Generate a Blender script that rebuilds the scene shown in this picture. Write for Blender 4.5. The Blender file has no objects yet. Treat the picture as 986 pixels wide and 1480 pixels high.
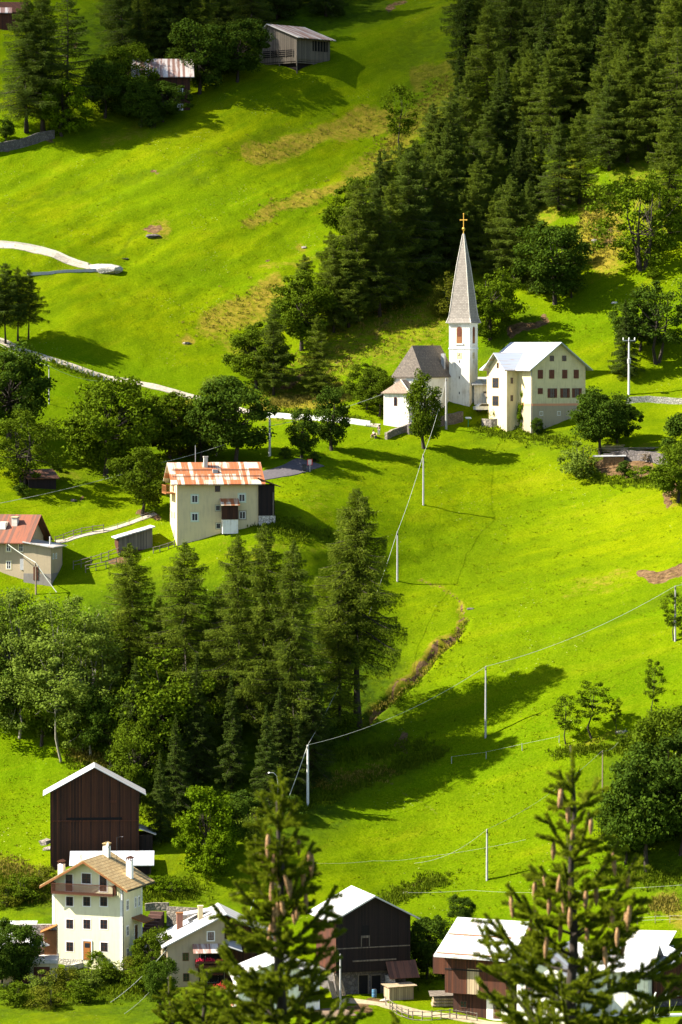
import bpy, bmesh, math, random
import numpy as np
from mathutils import Vector, Matrix
PI = math.pi
R = math.radians
rng = np.random.default_rng(7)
random.seed(7)
scene = bpy.context.scene
COL = scene.collection
# ---------------------------------------------------------------- camera
FPX = 5550.0            # focal length in photo pixels (135 mm, 36 mm tall frame, 1480 px)
PITCH = R(-2.5)
CP, SP = math.cos(PITCH), math.sin(PITCH)
cam_d = bpy.data.cameras.new('camera')
cam_d.lens = 135; cam_d.sensor_fit = 'VERTICAL'; cam_d.sensor_height = 36; cam_d.sensor_width = 24
cam_d.clip_start = 0.5; cam_d.clip_end = 20000
cam_d.dof.use_dof = True; cam_d.dof.focus_distance = 600; cam_d.dof.aperture_fstop = 11
cam = bpy.data.objects.new('camera', cam_d); COL.objects.link(cam)
cam.rotation_euler = (R(90) + PITCH, 0, 0)
scene.camera = cam

def W(u, v, zc):
    "point seen at photo pixel u,v at depth zc (metres along the view axis)"
    s = (u - 493.0) / FPX; t = (740.0 - v) / FPX
    return np.array([zc * s, zc * (CP - t * SP), zc * (SP + t * CP)])
# ---------------------------------------------------------------- noise
_tab = rng.random((256, 256))
def vnoise(x, y):
    xi = np.floor(x).astype(int); yi = np.floor(y).astype(int)
    fx = x - xi; fy = y - yi
    fx = fx * fx * (3 - 2 * fx); fy = fy * fy * (3 - 2 * fy)
    a = _tab[xi & 255, yi & 255]; b = _tab[(xi + 1) & 255, yi & 255]
    c = _tab[xi & 255, (yi + 1) & 255]; d = _tab[(xi + 1) & 255, (yi + 1) & 255]
    return (a * (1 - fx) + b * fx) * (1 - fy) + (c * (1 - fx) + d * fx) * fy - 0.5
def fbm(x, y, o=4):
    s = 0; a = 1.0
    for k in range(o):
        s = s + a * vnoise(x * 2 ** k + 17.3 * k, y * 2 ** k + 5.1 * k); a *= 0.5
    return s
# ---------------------------------------------------------------- terrain depth
_zt = np.array([(-1200, 1350), (-700, 1130), (-350, 995), (-200, 935), (-100, 895), (0, 850), (100, 805), (200, 768), (300, 738), (400, 712), (500, 688),
    (600, 662), (650, 642), (740, 615), (800, 602), (900, 586), (1000, 573), (1150, 552), (1290, 529), (1390, 506), (1480, 472), (1600, 440), (1800, 395)], float)
def z0(v): return np.interp(v, _zt[:, 0], _zt[:, 1])
CPTS = """0 1480 478;250 1480 474;500 1480 470;986 1480 466;0 1400 503;130 1390 509;330 1460 482;545 1440 486;720 1460 480;986 1400 498
135 1260 527;30 1180 548;30 1080 562;60 1050 566;400 1150 545;300 1100 555;515 1050 566;540 1030 569;690 880 589;820 960 568
700 1270 530;986 1300 515;600 1290 530;986 1100 542;986 960 561;986 840 584;986 720 614;750 720 632;600 700 630;600 750 617;580 840 600
750 800 608;985 640 640;250 790 594;385 738 598;480 778 599;400 690 610;440 668 624;440 650 645;390 660 643;385 600 667;545 617 661
480 652 641;575 615 657;672 595 670;800 628 650;712 600 668;612 650 646;785 678 644;640 640 650;870 665 640;910 570 665;986 575 668;830 680 638
986 500 680;986 350 706;930 380 701;884 397 700;800 435 700;700 480 690;760 480 686;986 200 737;986 0 788;800 200 750;800 0 800;660 200 768;660 0 826
50 490 685;110 455 685;150 545 676;300 580 670;0 355 714;130 383 713;0 200 762;250 150 776;420 108 790;470 90 795;560 0 830;0 0 830;250 0 838
300 400 712;450 300 745;560 200 775;300 250 748;500 400 716;600 330 735;150 300 737;420 500 691;560 480 690
30 715 611;150 715 611;150 660 630;40 835 590;130 800 596;230 740 607;0 600 642;70 580 657;0 900 577;100 900 577;200 860 583;380 800 591;450 850 588;420 900 581
200 1000 569;300 1000 567;420 1000 569;-150 355 716;-150 700 615;-150 900 580;-150 1180 550;-150 1400 505;-150 200 760;1130 200 722;1130 0 770;1130 500 668;1130 720 604;1130 960 552;1130 1200 520;1130 1400 492"""
_cp = np.array([[float(a) for a in t.split()] for l in CPTS.split('\n') for t in l.split(';')])
_LK = 260.0
def _ker(r): return (1 + r / _LK) * np.exp(-r / _LK)
_d = np.hypot(_cp[:, None, 0] - _cp[None, :, 0], _cp[:, None, 1] - _cp[None, :, 1])
_wt = np.linalg.solve(_ker(_d) + 0.012 * np.eye(len(_cp)), _cp[:, 2] - z0(_cp[:, 1]))
def depth(u, v):
    u = np.atleast_1d(np.asarray(u, float)); v = np.atleast_1d(np.asarray(v, float))
    out = z0(v)
    for i in range(len(_cp)):
        out = out + _wt[i] * _ker(np.hypot(u - _cp[i, 0], v - _cp[i, 1]))
    return out
def seg_dist(px, py, pts):
    best = np.full(np.shape(px), 1e9)
    for (ax, ay), (bx, by) in zip(pts[:-1], pts[1:]):
        dx, dy = bx - ax, by - ay
        t = np.clip(((px - ax) * dx + (py - ay) * dy) / (dx * dx + dy * dy + 1e-9), 0, 1)
        best = np.minimum(best, np.hypot(px - ax - t * dx, py - ay - t * dy))
    return best
def smooth(a, b, x):
    t = np.clip((x - a) / (b - a), 0, 1); return t * t * (3 - 2 * t)
GULLY = [(520, 1050), (540, 1032), (575, 1003), (600, 982), (630, 945), (655, 925), (672, 905), (676, 890), (660, 872), (640, 855), (615, 835)]
DITCH2 = [(986, 845), (900, 880), (800, 930), (730, 960)]
def dz_at(u, v, x, y):
    d = 0.9 * fbm(x / 34, y / 34, 3) + 0.42 * fbm(x / 7 + 9, y / 7, 3) + 0.14 * fbm(x / 1.6, y / 1.6 + 40, 2)
    d = d + (0.9 * fbm((v + .5 * u) / 55, u / 420, 3) + 0.25 * fbm((v + .55 * u) / 14 + 7, u / 160, 2)) * (1 - smooth(380, 560, v)) + (0.55 * fbm((v + .28 * u) / 60 + 3, u / 380, 3) + 0.16 * fbm((v + .25 * u) / 15, u / 140, 2)) * smooth(640, 760, v)
    g = seg_dist(u + 6 * vnoise(x / 3, y / 3), v + 6 * vnoise(x / 3 + 50, y / 3), GULLY)
    d = d - 1.1 * (1 - smooth(1.0, 9.0, g)) * smooth(850, 950, v)
    d = d + 0.35 * fbm(x / 2.5 + 3, y / 2.5, 3) * (1 - smooth(40, 120, seg_dist(u, v, [(400, 560), (480, 510), (640, 420)])))
    return d
def ground(u, v):
    "a point of the ground seen at photo pixel u,v"
    z = depth(u, v)
    p = W(u, v, z[0]) if np.ndim(u) == 0 else W(np.asarray(u, float), np.asarray(v, float), z)
    p = np.array(p, float)
    if np.ndim(u) == 0:
        p[2] += float(np.ravel(dz_at(np.array([u * 1.0]), np.array([v * 1.0]), np.array([p[0]]), np.array([p[1]])))[0])
        return Vector(p)
    p[2] += dz_at(np.asarray(u, float), np.asarray(v, float), p[0], p[1])
    return p
def ppm(u, v): return FPX / depth(u, v)[0]
# ---------------------------------------------------------------- tagging and linking
USED = {}
def tag(o, label=None, cat=None, group=None, kind=None):
    if label:
        o['label'] = label
    if cat: o['category'] = cat
    if group: o['group'] = group
    if kind: o['kind'] = kind
    return o
def empty(name, loc, rz=0, label=None, cat=None, group=None):
    o = bpy.data.objects.new(name, None); COL.objects.link(o)
    o.empty_display_size = 0.5
    o.location = loc; o.rotation_euler = (0, 0, rz)
    return tag(o, label, cat, group)
class MB:
    "collects shapes, then builds ONE mesh object"
    def __init__(s): s.v = []; s.f = []
    def add(s, vs, fs):
        b = len(s.v); s.v += [tuple(p) for p in vs]; s.f += [tuple(b + i for i in f) for f in fs]; return s
    def box(s, x0, x1, y0, y1, z0, z1):
        return s.add([(x0, y0, z0), (x1, y0, z0), (x1, y1, z0), (x0, y1, z0), (x0, y0, z1), (x1, y0, z1), (x1, y1, z1), (x0, y1, z1)],
            [(0, 3, 2, 1), (4, 5, 6, 7), (0, 1, 5, 4), (1, 2, 6, 5), (2, 3, 7, 6), (3, 0, 4, 7)])
    def prism(s, poly, a, b, axis='y'):
        "poly in the plane across axis, extruded from a to b; axis y: poly is (x,z), axis x: (y,z), axis z: (x,y)"
        n = len(poly)
        mk = {'y': lambda p, t: (p[0], t, p[1]), 'x': lambda p, t: (t, p[0], p[1]), 'z': lambda p, t: (p[0], p[1], t)}[axis]
        vs = [mk(p, a) for p in poly] + [mk(p, b) for p in poly]
        return s.add(vs, [tuple(range(n))[::-1], tuple(range(n, 2 * n))] + [(i, (i + 1) % n, n + (i + 1) % n, n + i) for i in range(n)])
    def slab(s, a, b, c, d, t):
        "thick quad abcd, extruded by t along minus its normal"
        a, b, c, d = map(Vector, (a, b, c, d)); n = (b - a).cross(d - a).normalized() * t
        q = [a, b, c, d]; vs = q + [p - n for p in q]
        return s.add(vs, [(0, 1, 2, 3), (7, 6, 5, 4), (0, 4, 5, 1), (1, 5, 6, 2), (2, 6, 7, 3), (3, 7, 4, 0)])
    def tube(s, pts, rs, n=6, cap=True):
        pts = [Vector(p) for p in pts]; b = len(s.v)
        if not hasattr(rs, '__len__'): rs = [rs] * len(pts)
        up = Vector((0.013, 0.017, 1))
        for i, p in enumerate(pts):
            t = (pts[min(i + 1, len(pts) - 1)] - pts[max(i - 1, 0)]).normalized()
            a = t.cross(up if abs(t.z) < 0.95 else Vector((1, 0, 0))).normalized(); c = t.cross(a)
            for k in range(n):
                s.v.append(tuple(p + (a * math.cos(2 * PI * k / n) + c * math.sin(2 * PI * k / n)) * rs[i]))
        for i in range(len(pts) - 1):
            for k in range(n):
                s.f.append((b + i * n + k, b + i * n + (k + 1) % n, b + (i + 1) * n + (k + 1) % n, b + (i + 1) * n + k))
        if cap:
            s.f.append(tuple(b + k for k in range(n))[::-1]); e = b + (len(pts) - 1) * n
            s.f.append(tuple(e + k for k in range(n)))
        return s
    def lathe(s, prof, c=(0, 0, 0), n=12):
        "prof: list of (radius, z)"
        b = len(s.v)
        for r, z in prof:
            for k in range(n):
                s.v.append((c[0] + r * math.cos(2 * PI * k / n), c[1] + r * math.sin(2 * PI * k / n), c[2] + z))
        for i in range(len(prof) - 1):
            for k in range(n):
                s.f.append((b + i * n + k, b + i * n + (k + 1) % n, b + (i + 1) * n + (k + 1) % n, b + (i + 1) * n + k))
        s.f.append(tuple(b + k for k in range(n))[::-1]); e = b + (len(prof) - 1) * n
        s.f.append(tuple(e + k for k in range(n)))
        return s
    def build(s, name, mat, parent=None, loc=None, rz=None, smooth_=False):
        me = bpy.data.meshes.new(name); me.from_pydata(s.v, [], s.f); me.update()
        if smooth_:
            me.polygons.foreach_set('use_smooth', [True] * len(me.polygons))
        me.materials.append(mat)
        o = bpy.data.objects.new(name, me); COL.objects.link(o)
        if parent is not None: o.parent = parent
        if loc is not None: o.location = loc
        if rz is not None: o.rotation_euler = (0, 0, rz)
        return o
def np_mesh(name, verts, faces, mat, attrs=None, smooth_=False):
    "fast mesh from numpy arrays; faces (n,k)"
    me = bpy.data.meshes.new(name)
    nv, nf, k = len(verts), len(faces), faces.shape[1]
    me.vertices.add(nv); me.vertices.foreach_set('co', np.ascontiguousarray(verts, dtype=np.float32).ravel())
    me.loops.add(nf * k); me.loops.foreach_set('vertex_index', np.ascontiguousarray(faces, dtype=np.int32).ravel())
    me.polygons.add(nf); me.polygons.foreach_set('loop_start', np.arange(0, nf * k, k, dtype=np.int32))
    me.polygons.foreach_set('loop_total', np.full(nf, k, dtype=np.int32))
    if smooth_: me.polygons.foreach_set('use_smooth', np.ones(nf, dtype=bool))
    me.update(calc_edges=True)
    if attrs:
        for an, arr in attrs.items():
            at = me.attributes.new(an, 'FLOAT', 'POINT'); at.data.foreach_set('value', np.ascontiguousarray(arr, dtype=np.float32))
    me.materials.append(mat)
    return me
def link(name, me, parent=None, loc=None):
    o = bpy.data.objects.new(name, me); COL.objects.link(o)
    if parent is not None: o.parent = parent
    if loc is not None: o.location = loc
    return o
def copy_tree(o, parent=None):
    c = o.copy(); COL.objects.link(c)
    if parent is not None: c.parent = parent
    for ch in list(o.children): copy_tree(ch, c)
    return c
# ---------------------------------------------------------------- material helpers
class NT:
    def __init__(s, name):
        m = bpy.data.materials.new(name); m.use_nodes = True; s.m = m; s.t = m.node_tree; s.n = s.t.nodes
        s.b = s.n['Principled BSDF']; s.out = s.n['Material Output']
        s.b.inputs['Roughness'].default_value = 0.85
        s.b.inputs['Specular IOR Level'].default_value = 0.25
    def new(s, typ, **kw):
        n = s.n.new(typ)
        for k, v in kw.items():
            if k.startswith('i_'): n.inputs[k[2:].replace('_', ' ')].default_value = v
            else: setattr(n, k, v)
        return n
    def l(s, a, b): s.t.links.new(a, b)
    def coord(s, out='Object', scale=(1, 1, 1), rot=(0, 0, 0)):
        c = s.new('ShaderNodeTexCoord'); mp = s.new('ShaderNodeMapping')
        mp.inputs['Scale'].default_value = scale; mp.inputs['Rotation'].default_value = rot
        s.l(c.outputs[out], mp.inputs['Vector']); return mp.outputs['Vector']
    def noise(s, vec, scale, detail=4, rough=0.55):
        n = s.new('ShaderNodeTexNoise'); n.inputs['Scale'].default_value = scale
        n.inputs['Detail'].default_value = detail; n.inputs['Roughness'].default_value = rough
        s.l(vec, n.inputs['Vector']); return n.outputs['Fac']
    def ramp(s, fac, stops, interp='LINEAR'):
        r = s.new('ShaderNodeValToRGB'); r.color_ramp.interpolation = interp
        e = r.color_ramp.elements
        while len(e) < len(stops): e.new(0.5)
        for x, (p, c) in zip(e, stops):
            x.position = p; x.color = (c, c, c, 1) if not hasattr(c, '__len__') else (*c, 1)
        s.l(fac, r.inputs['Fac']); return r.outputs['Color']
    def mix(s, fac, a, b, mode='MIX'):
        m = s.new('ShaderNodeMix', data_type='RGBA', blend_type=mode)
        for sock, val in ((0, fac), (6, a), (7, b)):
            if isinstance(val, bpy.types.NodeSocket): s.l(val, m.inputs[sock])
            elif hasattr(val, '__len__'): m.inputs[sock].default_value = (*val, 1) if len(val) == 3 else val
            else: m.inputs[sock].default_value = val
        return m.outputs[2]
    def math(s, op, a, b=0.0, clamp=False):
        m = s.new('ShaderNodeMath', operation=op, use_clamp=clamp)
        for i, val in enumerate((a, b)):
            if isinstance(val, bpy.types.NodeSocket): s.l(val, m.inputs[i])
            else: m.inputs[i].default_value = val
        return m.outputs[0]
    def attr(s, name):
        a = s.new('ShaderNodeAttribute', attribute_name=name); return a.outputs['Fac']
    def bump(s, h, strength, dist):
        b = s.new('ShaderNodeBump'); b.inputs['Strength'].default_value = strength; b.inputs['Distance'].default_value = dist
        s.l(h, b.inputs['Height']); s.l(b.outputs['Normal'], s.b.inputs['Normal'])
    def color(s, c):
        if isinstance(c, bpy.types.NodeSocket): s.l(c, s.b.inputs['Base Color'])
        else: s.b.inputs['Base Color'].default_value = (*c, 1)
        return s.m
def plaster(name, c, dirt=(0.3, 0.27, 0.2), amt=0.35):
    t = NT(name); v = t.coord()
    n1 = t.noise(v, 0.5, 6, 0.65); n2 = t.noise(t.coord(scale=(3, 3, 0.35)), 1.0, 4)
    f = t.math('MULTIPLY', t.ramp(t.math('MULTIPLY', n1, n2), [(0.22, 0), (0.42, 1)]), amt)
    t.bump(t.noise(v, 6, 3), 0.3, 0.03)
    return t.color(t.mix(f, c, dirt))
def flat(name, c, rough=0.8, metal=0, vary=0.25):
    t = NT(name); t.b.inputs['Roughness'].default_value = rough; t.b.inputs['Metallic'].default_value = metal
    n = t.noise(t.coord(), 2.5, 4)
    return t.color(t.mix(t.ramp(n, [(0.35, 0), (0.7, 1)]), c, tuple(x * (1 - vary) for x in c)))
def wood(name, c, c2, w=0.22, gap=0.25):
    "vertical planks of width w on walls that run along local x or y"
    t = NT(name); co = t.new('ShaderNodeTexCoord'); sx = t.new('ShaderNodeSeparateXYZ'); t.l(co.outputs['Object'], sx.inputs[0])
    h = t.math('DIVIDE', t.math('ADD', sx.outputs[0], t.math('MULTIPLY', sx.outputs[1], 1.0)), w)
    fr = t.math('FRACT', h); wn = t.new('ShaderNodeTexWhiteNoise', noise_dimensions='1D'); t.l(t.math('FLOOR', h), wn.inputs['W'])
    gr = t.noise(t.coord(scale=(9, 9, 0.35)), 1.0, 5, 0.6)
    f = t.math('ADD', t.math('MULTIPLY', wn.outputs['Value'], 0.45), t.math('MULTIPLY', gr, 0.7))
    base = t.mix(t.ramp(f, [(0.3, 0), (0.85, 1)]), c, c2)
    g = t.math('LESS_THAN', fr, gap * 0.5)
    t.bump(t.math('SUBTRACT', gr, t.math('MULTIPLY', g, 2.0)), 0.5, 0.03)
    return t.color(t.mix(t.math('MULTIPLY', g, 0.75), base, tuple(x * 0.15 for x in c)))
# ---------------------------------------------------------------- ground sheet
def grass_material():
    t = NT('meadow_grass'); t.b.inputs['Roughness'].default_value = 0.9; t.b.inputs['Specular IOR Level'].default_value = 0.0
    v = t.coord()
    big = t.noise(t.coord(rot=(0, 0, 0.5), scale=(0.6, 1.6, 1)), 0.022, 4, 0.6)
    def streak(ang):
        cc = t.new('ShaderNodeTexCoord'); mp = t.new('ShaderNodeMapping', vector_type='TEXTURE')
        mp.inputs['Rotation'].default_value = (0, -ang, 0); mp.inputs['Scale'].default_value = (14.0, 5.0, 1.1); t.l(cc.outputs['Object'], mp.inputs['Vector'])
        return t.noise(mp.outputs['Vector'], 0.5, 5, 0.62)
    sz = t.new('ShaderNodeSeparateXYZ'); t.l(v, sz.inputs[0])
    strip = t.mix(t.ramp(t.math('ADD', t.math('DIVIDE', sz.outputs[2], 60.0), 0.6), [(0.3, 0), (0.7, 1)]), streak(0.25), streak(0.50))
    mid = t.noise(v, 0.16, 5, 0.7)
    fine = t.noise(v, 1.1, 6, 0.75)
    micro = t.noise(v, 3.6, 5, 0.85)
    c = t.mix(t.ramp(big, [(0.36, 0), (0.64, 1)]), (0.076, 0.146, 0.0010), (0.152, 0.190, 0.0010))
    c = t.mix(t.ramp(strip, [(0.40, 0.75), (0.56, 0)]), c, (0.076, 0.126, 0.0014))
    c = t.mix(t.ramp(strip, [(0.55, 0), (0.72, 0.6)]), c, (0.180, 0.198, 0.004))
    c = t.mix(t.ramp(mid, [(0.42, 0), (0.74, 0.5)]), c, (0.070, 0.116, 0.0015))
    c = t.mix(t.ramp(micro, [(0.34, 0.9), (0.50, 0)]), c, (0.044, 0.074, 0.0015))
    c = t.mix(t.ramp(micro, [(0.53, 0), (0.72, 0.85)]), c, (0.205, 0.215, 0.012))
    sp = t.new('ShaderNodeTexVoronoi'); sp.inputs['Scale'].default_value = 1.1; t.l(v, sp.inputs['Vector'])
    fl = t.math('MULTIPLY', t.math('LESS_THAN', sp.outputs['Distance'], 0.12), t.ramp(t.noise(v, 0.09, 3), [(0.52, 0), (0.62, 1)]))
    c = t.mix(t.math('MULTIPLY', fl, 0.55), c, (0.34, 0.32, 0.12))
    tuft = t.noise(v, 0.45, 6, 0.75)
    dn = t.math('ADD', t.math('MULTIPLY', fine, 0.45), t.math('MULTIPLY', tuft, 0.65))
    dry = t.ramp(t.math('ADD', t.attr('dry'), t.math('MULTIPLY', t.math('SUBTRACT', dn, 0.55), 2.6)), [(0.30, 0), (1.0, 0.9)])
    dc = t.mix(t.ramp(fine, [(0.3, 0), (0.7, 1)]), (0.095, 0.085, 0.006), (0.27, 0.20, 0.028))
    c = t.mix(dry, c, dc)
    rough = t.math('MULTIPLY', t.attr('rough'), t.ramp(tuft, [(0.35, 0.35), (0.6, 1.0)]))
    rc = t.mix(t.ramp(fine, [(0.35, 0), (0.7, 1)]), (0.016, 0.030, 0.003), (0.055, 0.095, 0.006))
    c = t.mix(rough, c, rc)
    sf = t.ramp(t.math('ADD', t.attr('soil'), t.math('MULTIPLY', t.math('SUBTRACT', tuft, 0.5), 1.1)), [(0.40, 0), (0.58, 1)])
    sc = t.mix(t.ramp(fine, [(0.35, 0), (0.65, 1)]), (0.048, 0.028, 0.014), (0.20, 0.125, 0.060))
    c = t.mix(sf, c, sc)
    hgt = t.math('ADD', t.math('MULTIPLY', fine, 0.45), t.math('MULTIPLY', micro, 0.55))
    t.bump(hgt, 1.0, 0.34)
    return t.color(c)
def caps(u, v, items):
    m = np.zeros(np.shape(u))
    u, v = u + 26 * fbm(u / 45, v / 30, 4), v + 16 * fbm(u / 40 + 31, v / 26, 4)
    for it in items:
        pts, r, a = it
        d = seg_dist(u, v, pts if len(pts) > 1 else pts * 2)
        m = np.maximum(m, a * (1 - smooth(r * 0.45, r * 1.25, d)))
    return m
DRY = [([(365, 218), (440, 195), (560, 160)], 20, .9), ([(360, 318), (450, 285), (540, 255)], 13, .9), ([(520, 262), (650, 125)], 30, .7), ([(300, 472), (340, 450), (405, 420)], 24, .9),
    ([(600, 112), (660, 88)], 14, .9), ([(400, 585), (520, 490)], 55, .45), ([(560, 490), (680, 400)], 55, .5), ([(385, 590), (500, 560)], 13, 1), ([(330, 480), (400, 540)], 20, .5),
    ([(860, 300), (868, 370)], 34, 1), ([(862, 165)], 16, 1), ([(820, 250), (780, 330)], 30, .6), ([(940, 300), (900, 120)], 50, .5), ([(700, 300), (640, 420)], 40, .5), ([(200, 185), (150, 200)], 16, .5), ([(265, 497)], 11, 1),
    ([(230, 333)], 20, .8), ([(440, 352)], 9, .8), (GULLY[:6], 11, 1.0), (GULLY[5:], 7, .6), ([(820, 853), (900, 845)], 12, .35), ([(840, 843), (905, 828)], 9, .5), ([(330, 1150), (440, 1165)], 14, .4), ([(480, 1150), (560, 1110)], 16, .35),
    ([(560, 470), (720, 470)], 30, .3), ([(0, 1245), (70, 1290)], 26, .55), ([(200, 600), (280, 580)], 8, .8), ([(960, 1300), (985, 1330)], 20, .8), ([(770, 690), (880, 780)], 50, .15), ([(840, 690), (930, 740)], 14, .2), ([(410, 790), (470, 720)], 30, .25), ([(960, 690), (975, 735)], 6, .9), ([(820, 1080), (920, 1060)], 10, .5), ([(930, 650), (960, 700)], 10, .5),
    ([(330, 800), (470, 790)], 18, .3), ([(90, 390), (160, 388)], 6, .4), ([(10, 700), (100, 690)], 10, .4), ([(480, 370), (380, 385)], 6, .5)]
SOIL = [([(925, 836), (986, 827)], 8.5, 1.3), ([(580, 1062), (583, 1086)], 8, .8), ([(222, 334)], 10, 1.2), ([(740, 485), (785, 458)], 8, .7), (GULLY[1:7], 3.0, .85), (GULLY[6:], 1.6, .8), ([(960, 688), (966, 735)], 5, .9), ([(575, 1298), (610, 1272)], 6, .55),
    ([(395, 565), (440, 540)], 7, .7), ([(470, 552), (560, 460)], 5, .45), ([(160, 815), (185, 810)], 6, 1.2), ([(870, 670), (930, 668)], 13, 1.1), ([(865, 335), (870, 360)], 14, .55), ([(232, 246)], 4, .8), ([(385, 376)], 4, .8), ([(430, 1045), (400, 1060)], 26, .4),
    ([(125, 720)], 5, .9), ([(118, 70)], 6, .9), ([(200, 740), (225, 745)], 5, .7), ([(560, 12), (590, 8)], 6, .6), ([(490, 1470), (560, 1440)], 8, .9), ([(0, 220), (75, 200)], 4, .7), ([(320, 590), (250, 595)], 5, .6), ([(640, 1180), (560, 1140)], 4, .4)]
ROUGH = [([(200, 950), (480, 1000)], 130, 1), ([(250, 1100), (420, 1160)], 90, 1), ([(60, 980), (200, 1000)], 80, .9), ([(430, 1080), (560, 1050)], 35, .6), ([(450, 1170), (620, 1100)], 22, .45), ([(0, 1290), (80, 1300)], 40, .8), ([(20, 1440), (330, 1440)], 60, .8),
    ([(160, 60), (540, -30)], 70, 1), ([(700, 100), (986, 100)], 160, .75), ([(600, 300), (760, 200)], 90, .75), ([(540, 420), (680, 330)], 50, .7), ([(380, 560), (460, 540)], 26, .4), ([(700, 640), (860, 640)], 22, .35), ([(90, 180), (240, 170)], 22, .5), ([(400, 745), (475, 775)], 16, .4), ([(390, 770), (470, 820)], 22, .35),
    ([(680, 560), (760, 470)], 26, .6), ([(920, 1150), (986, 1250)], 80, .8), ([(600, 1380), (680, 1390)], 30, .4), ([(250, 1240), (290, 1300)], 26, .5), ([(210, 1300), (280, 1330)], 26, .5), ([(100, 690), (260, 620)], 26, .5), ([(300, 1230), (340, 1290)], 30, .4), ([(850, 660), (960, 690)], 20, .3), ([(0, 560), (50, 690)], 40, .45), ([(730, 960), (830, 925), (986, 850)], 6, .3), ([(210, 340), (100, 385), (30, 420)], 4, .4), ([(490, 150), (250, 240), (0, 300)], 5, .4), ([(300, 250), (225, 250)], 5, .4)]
def build_ground():
    us = np.concatenate([np.linspace(-900, -60, 22), np.arange(-56, 1046, 3.2), np.linspace(1060, 1900, 22)])
    vs = np.concatenate([np.linspace(-1150, -70, 26), np.arange(-64, 1520, 3.2), np.linspace(1530, 1640, 6)])
    U, V = np.meshgrid(us, vs)
    z = depth(U.ravel(), V.ravel()).reshape(U.shape)
    P = W(U, V, z)
    X, Y, Z = P
    Z = Z + dz_at(U, V, X, Y)
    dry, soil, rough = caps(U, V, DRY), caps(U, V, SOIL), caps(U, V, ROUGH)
    # on towards the viewer: valley floor, then the near bank that the foreground spruces stand on
    prof = [(395, -90), (340, -95), (260, -97), (180, -92), (120, -74), (80, -52), (50, -33), (34, -23), (20, -14), (8, -6), (0, -1.9), (-25, 2), (-120, 12)]
    rows = [(X[-1] * (0.35 + 0.65 * max(0, yy) / 440), np.full(len(us), yy), zz + 1.5 * fbm(X[-1] / 30, np.full(len(us), yy / 30.0), 3)) for yy, zz in prof]
    X = np.vstack([X] + [r[0] for r in rows]); Y = np.vstack([Y] + [r[1] for r in rows]); Z = np.vstack([Z] + [r[2] for r in rows])
    ext = np.zeros((len(rows), len(us)))
    dry, soil, rough = (np.vstack([a, ext]) for a in (dry, soil, rough))
    nr, nc = X.shape
    idx = np.arange(nr * nc).reshape(nr, nc)
    faces = np.stack([idx[1:, :-1], idx[1:, 1:], idx[:-1, 1:], idx[:-1, :-1]], -1).reshape(-1, 4)
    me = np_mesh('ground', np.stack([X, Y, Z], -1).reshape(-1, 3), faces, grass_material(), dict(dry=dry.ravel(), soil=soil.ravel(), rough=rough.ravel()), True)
    o = link('ground', me); o['kind'] = 'structure'
    return o
GROUND = build_ground()
# ---------------------------------------------------------------- light
SUN_EL, SUN_PHI = R(41.5), R(4.0)          # sun from the left, a touch in front of the facades
sd = Vector((-math.cos(SUN_PHI) * math.cos(SUN_EL), -math.sin(SUN_PHI) * math.cos(SUN_EL), math.sin(SUN_EL)))
ld = bpy.data.lights.new('sun', 'SUN'); ld.energy = 4.6; ld.angle = R(0.53); ld.color = (1.0, 0.93, 0.80)
sun = bpy.data.objects.new('sun', ld); COL.objects.link(sun)
sun.rotation_euler = sd.to_track_quat('Z', 'Y').to_euler()
wd = bpy.data.worlds.new('World'); scene.world = wd; wd.use_nodes = True
sky = wd.node_tree.nodes.new('ShaderNodeTexSky'); sky.sky_type = 'NISHITA'; sky.sun_disc = False
sky.sun_elevation = SUN_EL; sky.sun_rotation = math.atan2(sd.x, sd.y)
bg = wd.node_tree.nodes['Background']; bg.inputs['Strength'].default_value = 0.065
wd.node_tree.links.new(sky.outputs[0], bg.inputs['Color'])
scene.view_settings.view_transform = 'Standard'; scene.view_settings.look = 'None'
scene.view_settings.exposure = 2.0; scene.view_settings.gamma = 1
scene.view_settings.use_curve_mapping = False
scene.cycles.max_bounces = 5; scene.cycles.diffuse_bounces = 2; scene.cycles.transparent_max_bounces = 40

# unseen cloud added above the frame, towards the sun, to darken the slope's top
def shade_cloud():
    t = NT('shade_cloud_veil'); t.n.remove(t.b)
    d = t.new('ShaderNodeBsdfDiffuse'); d.inputs['Color'].default_value = (.9, .9, .9, 1)
    tp = t.new('ShaderNodeBsdfTransparent'); mx = t.new('ShaderNodeMixShader')
    t.l(t.ramp(t.noise(t.coord('Generated'), 6, 4), [(0.3, .03), (0.7, .115)]), mx.inputs[0])
    t.l(tp.outputs[0], mx.inputs[1]); t.l(d.outputs[0], mx.inputs[2]); t.l(mx.outputs[0], t.out.inputs['Surface'])
    bm = bmesh.new()
    g = random.Random(3)
    for (u, v, r) in ((500, -40, 70), (150, -60, 90), (330, 10, 42), (60, 10, 48), (620, -20, 40), (480, -160, 120), (950, -150, 80), (760, -90, 60), (200, 25, 30), (20, 60, 30), (420, 40, 34)):
        p = ground(u, v) + sd * 1300
        m = Matrix.Translation(p) @ Matrix.Diagonal((r * 1.5, r * 1.2, r * 0.45, 1))
        b2 = bmesh.ops.create_icosphere(bm, subdivisions=3, radius=1, matrix=m)
        for w in b2['verts']:
            w.co += (w.co - p) * 0.16 * g.uniform(-1, 1)
    me = bpy.data.meshes.new('shade_cloud'); bm.to_mesh(me); bm.free(); me.materials.append(t.m)
    o = link('shade_cloud', me); o['kind'] = 'structure'
shade_cloud()
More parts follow.
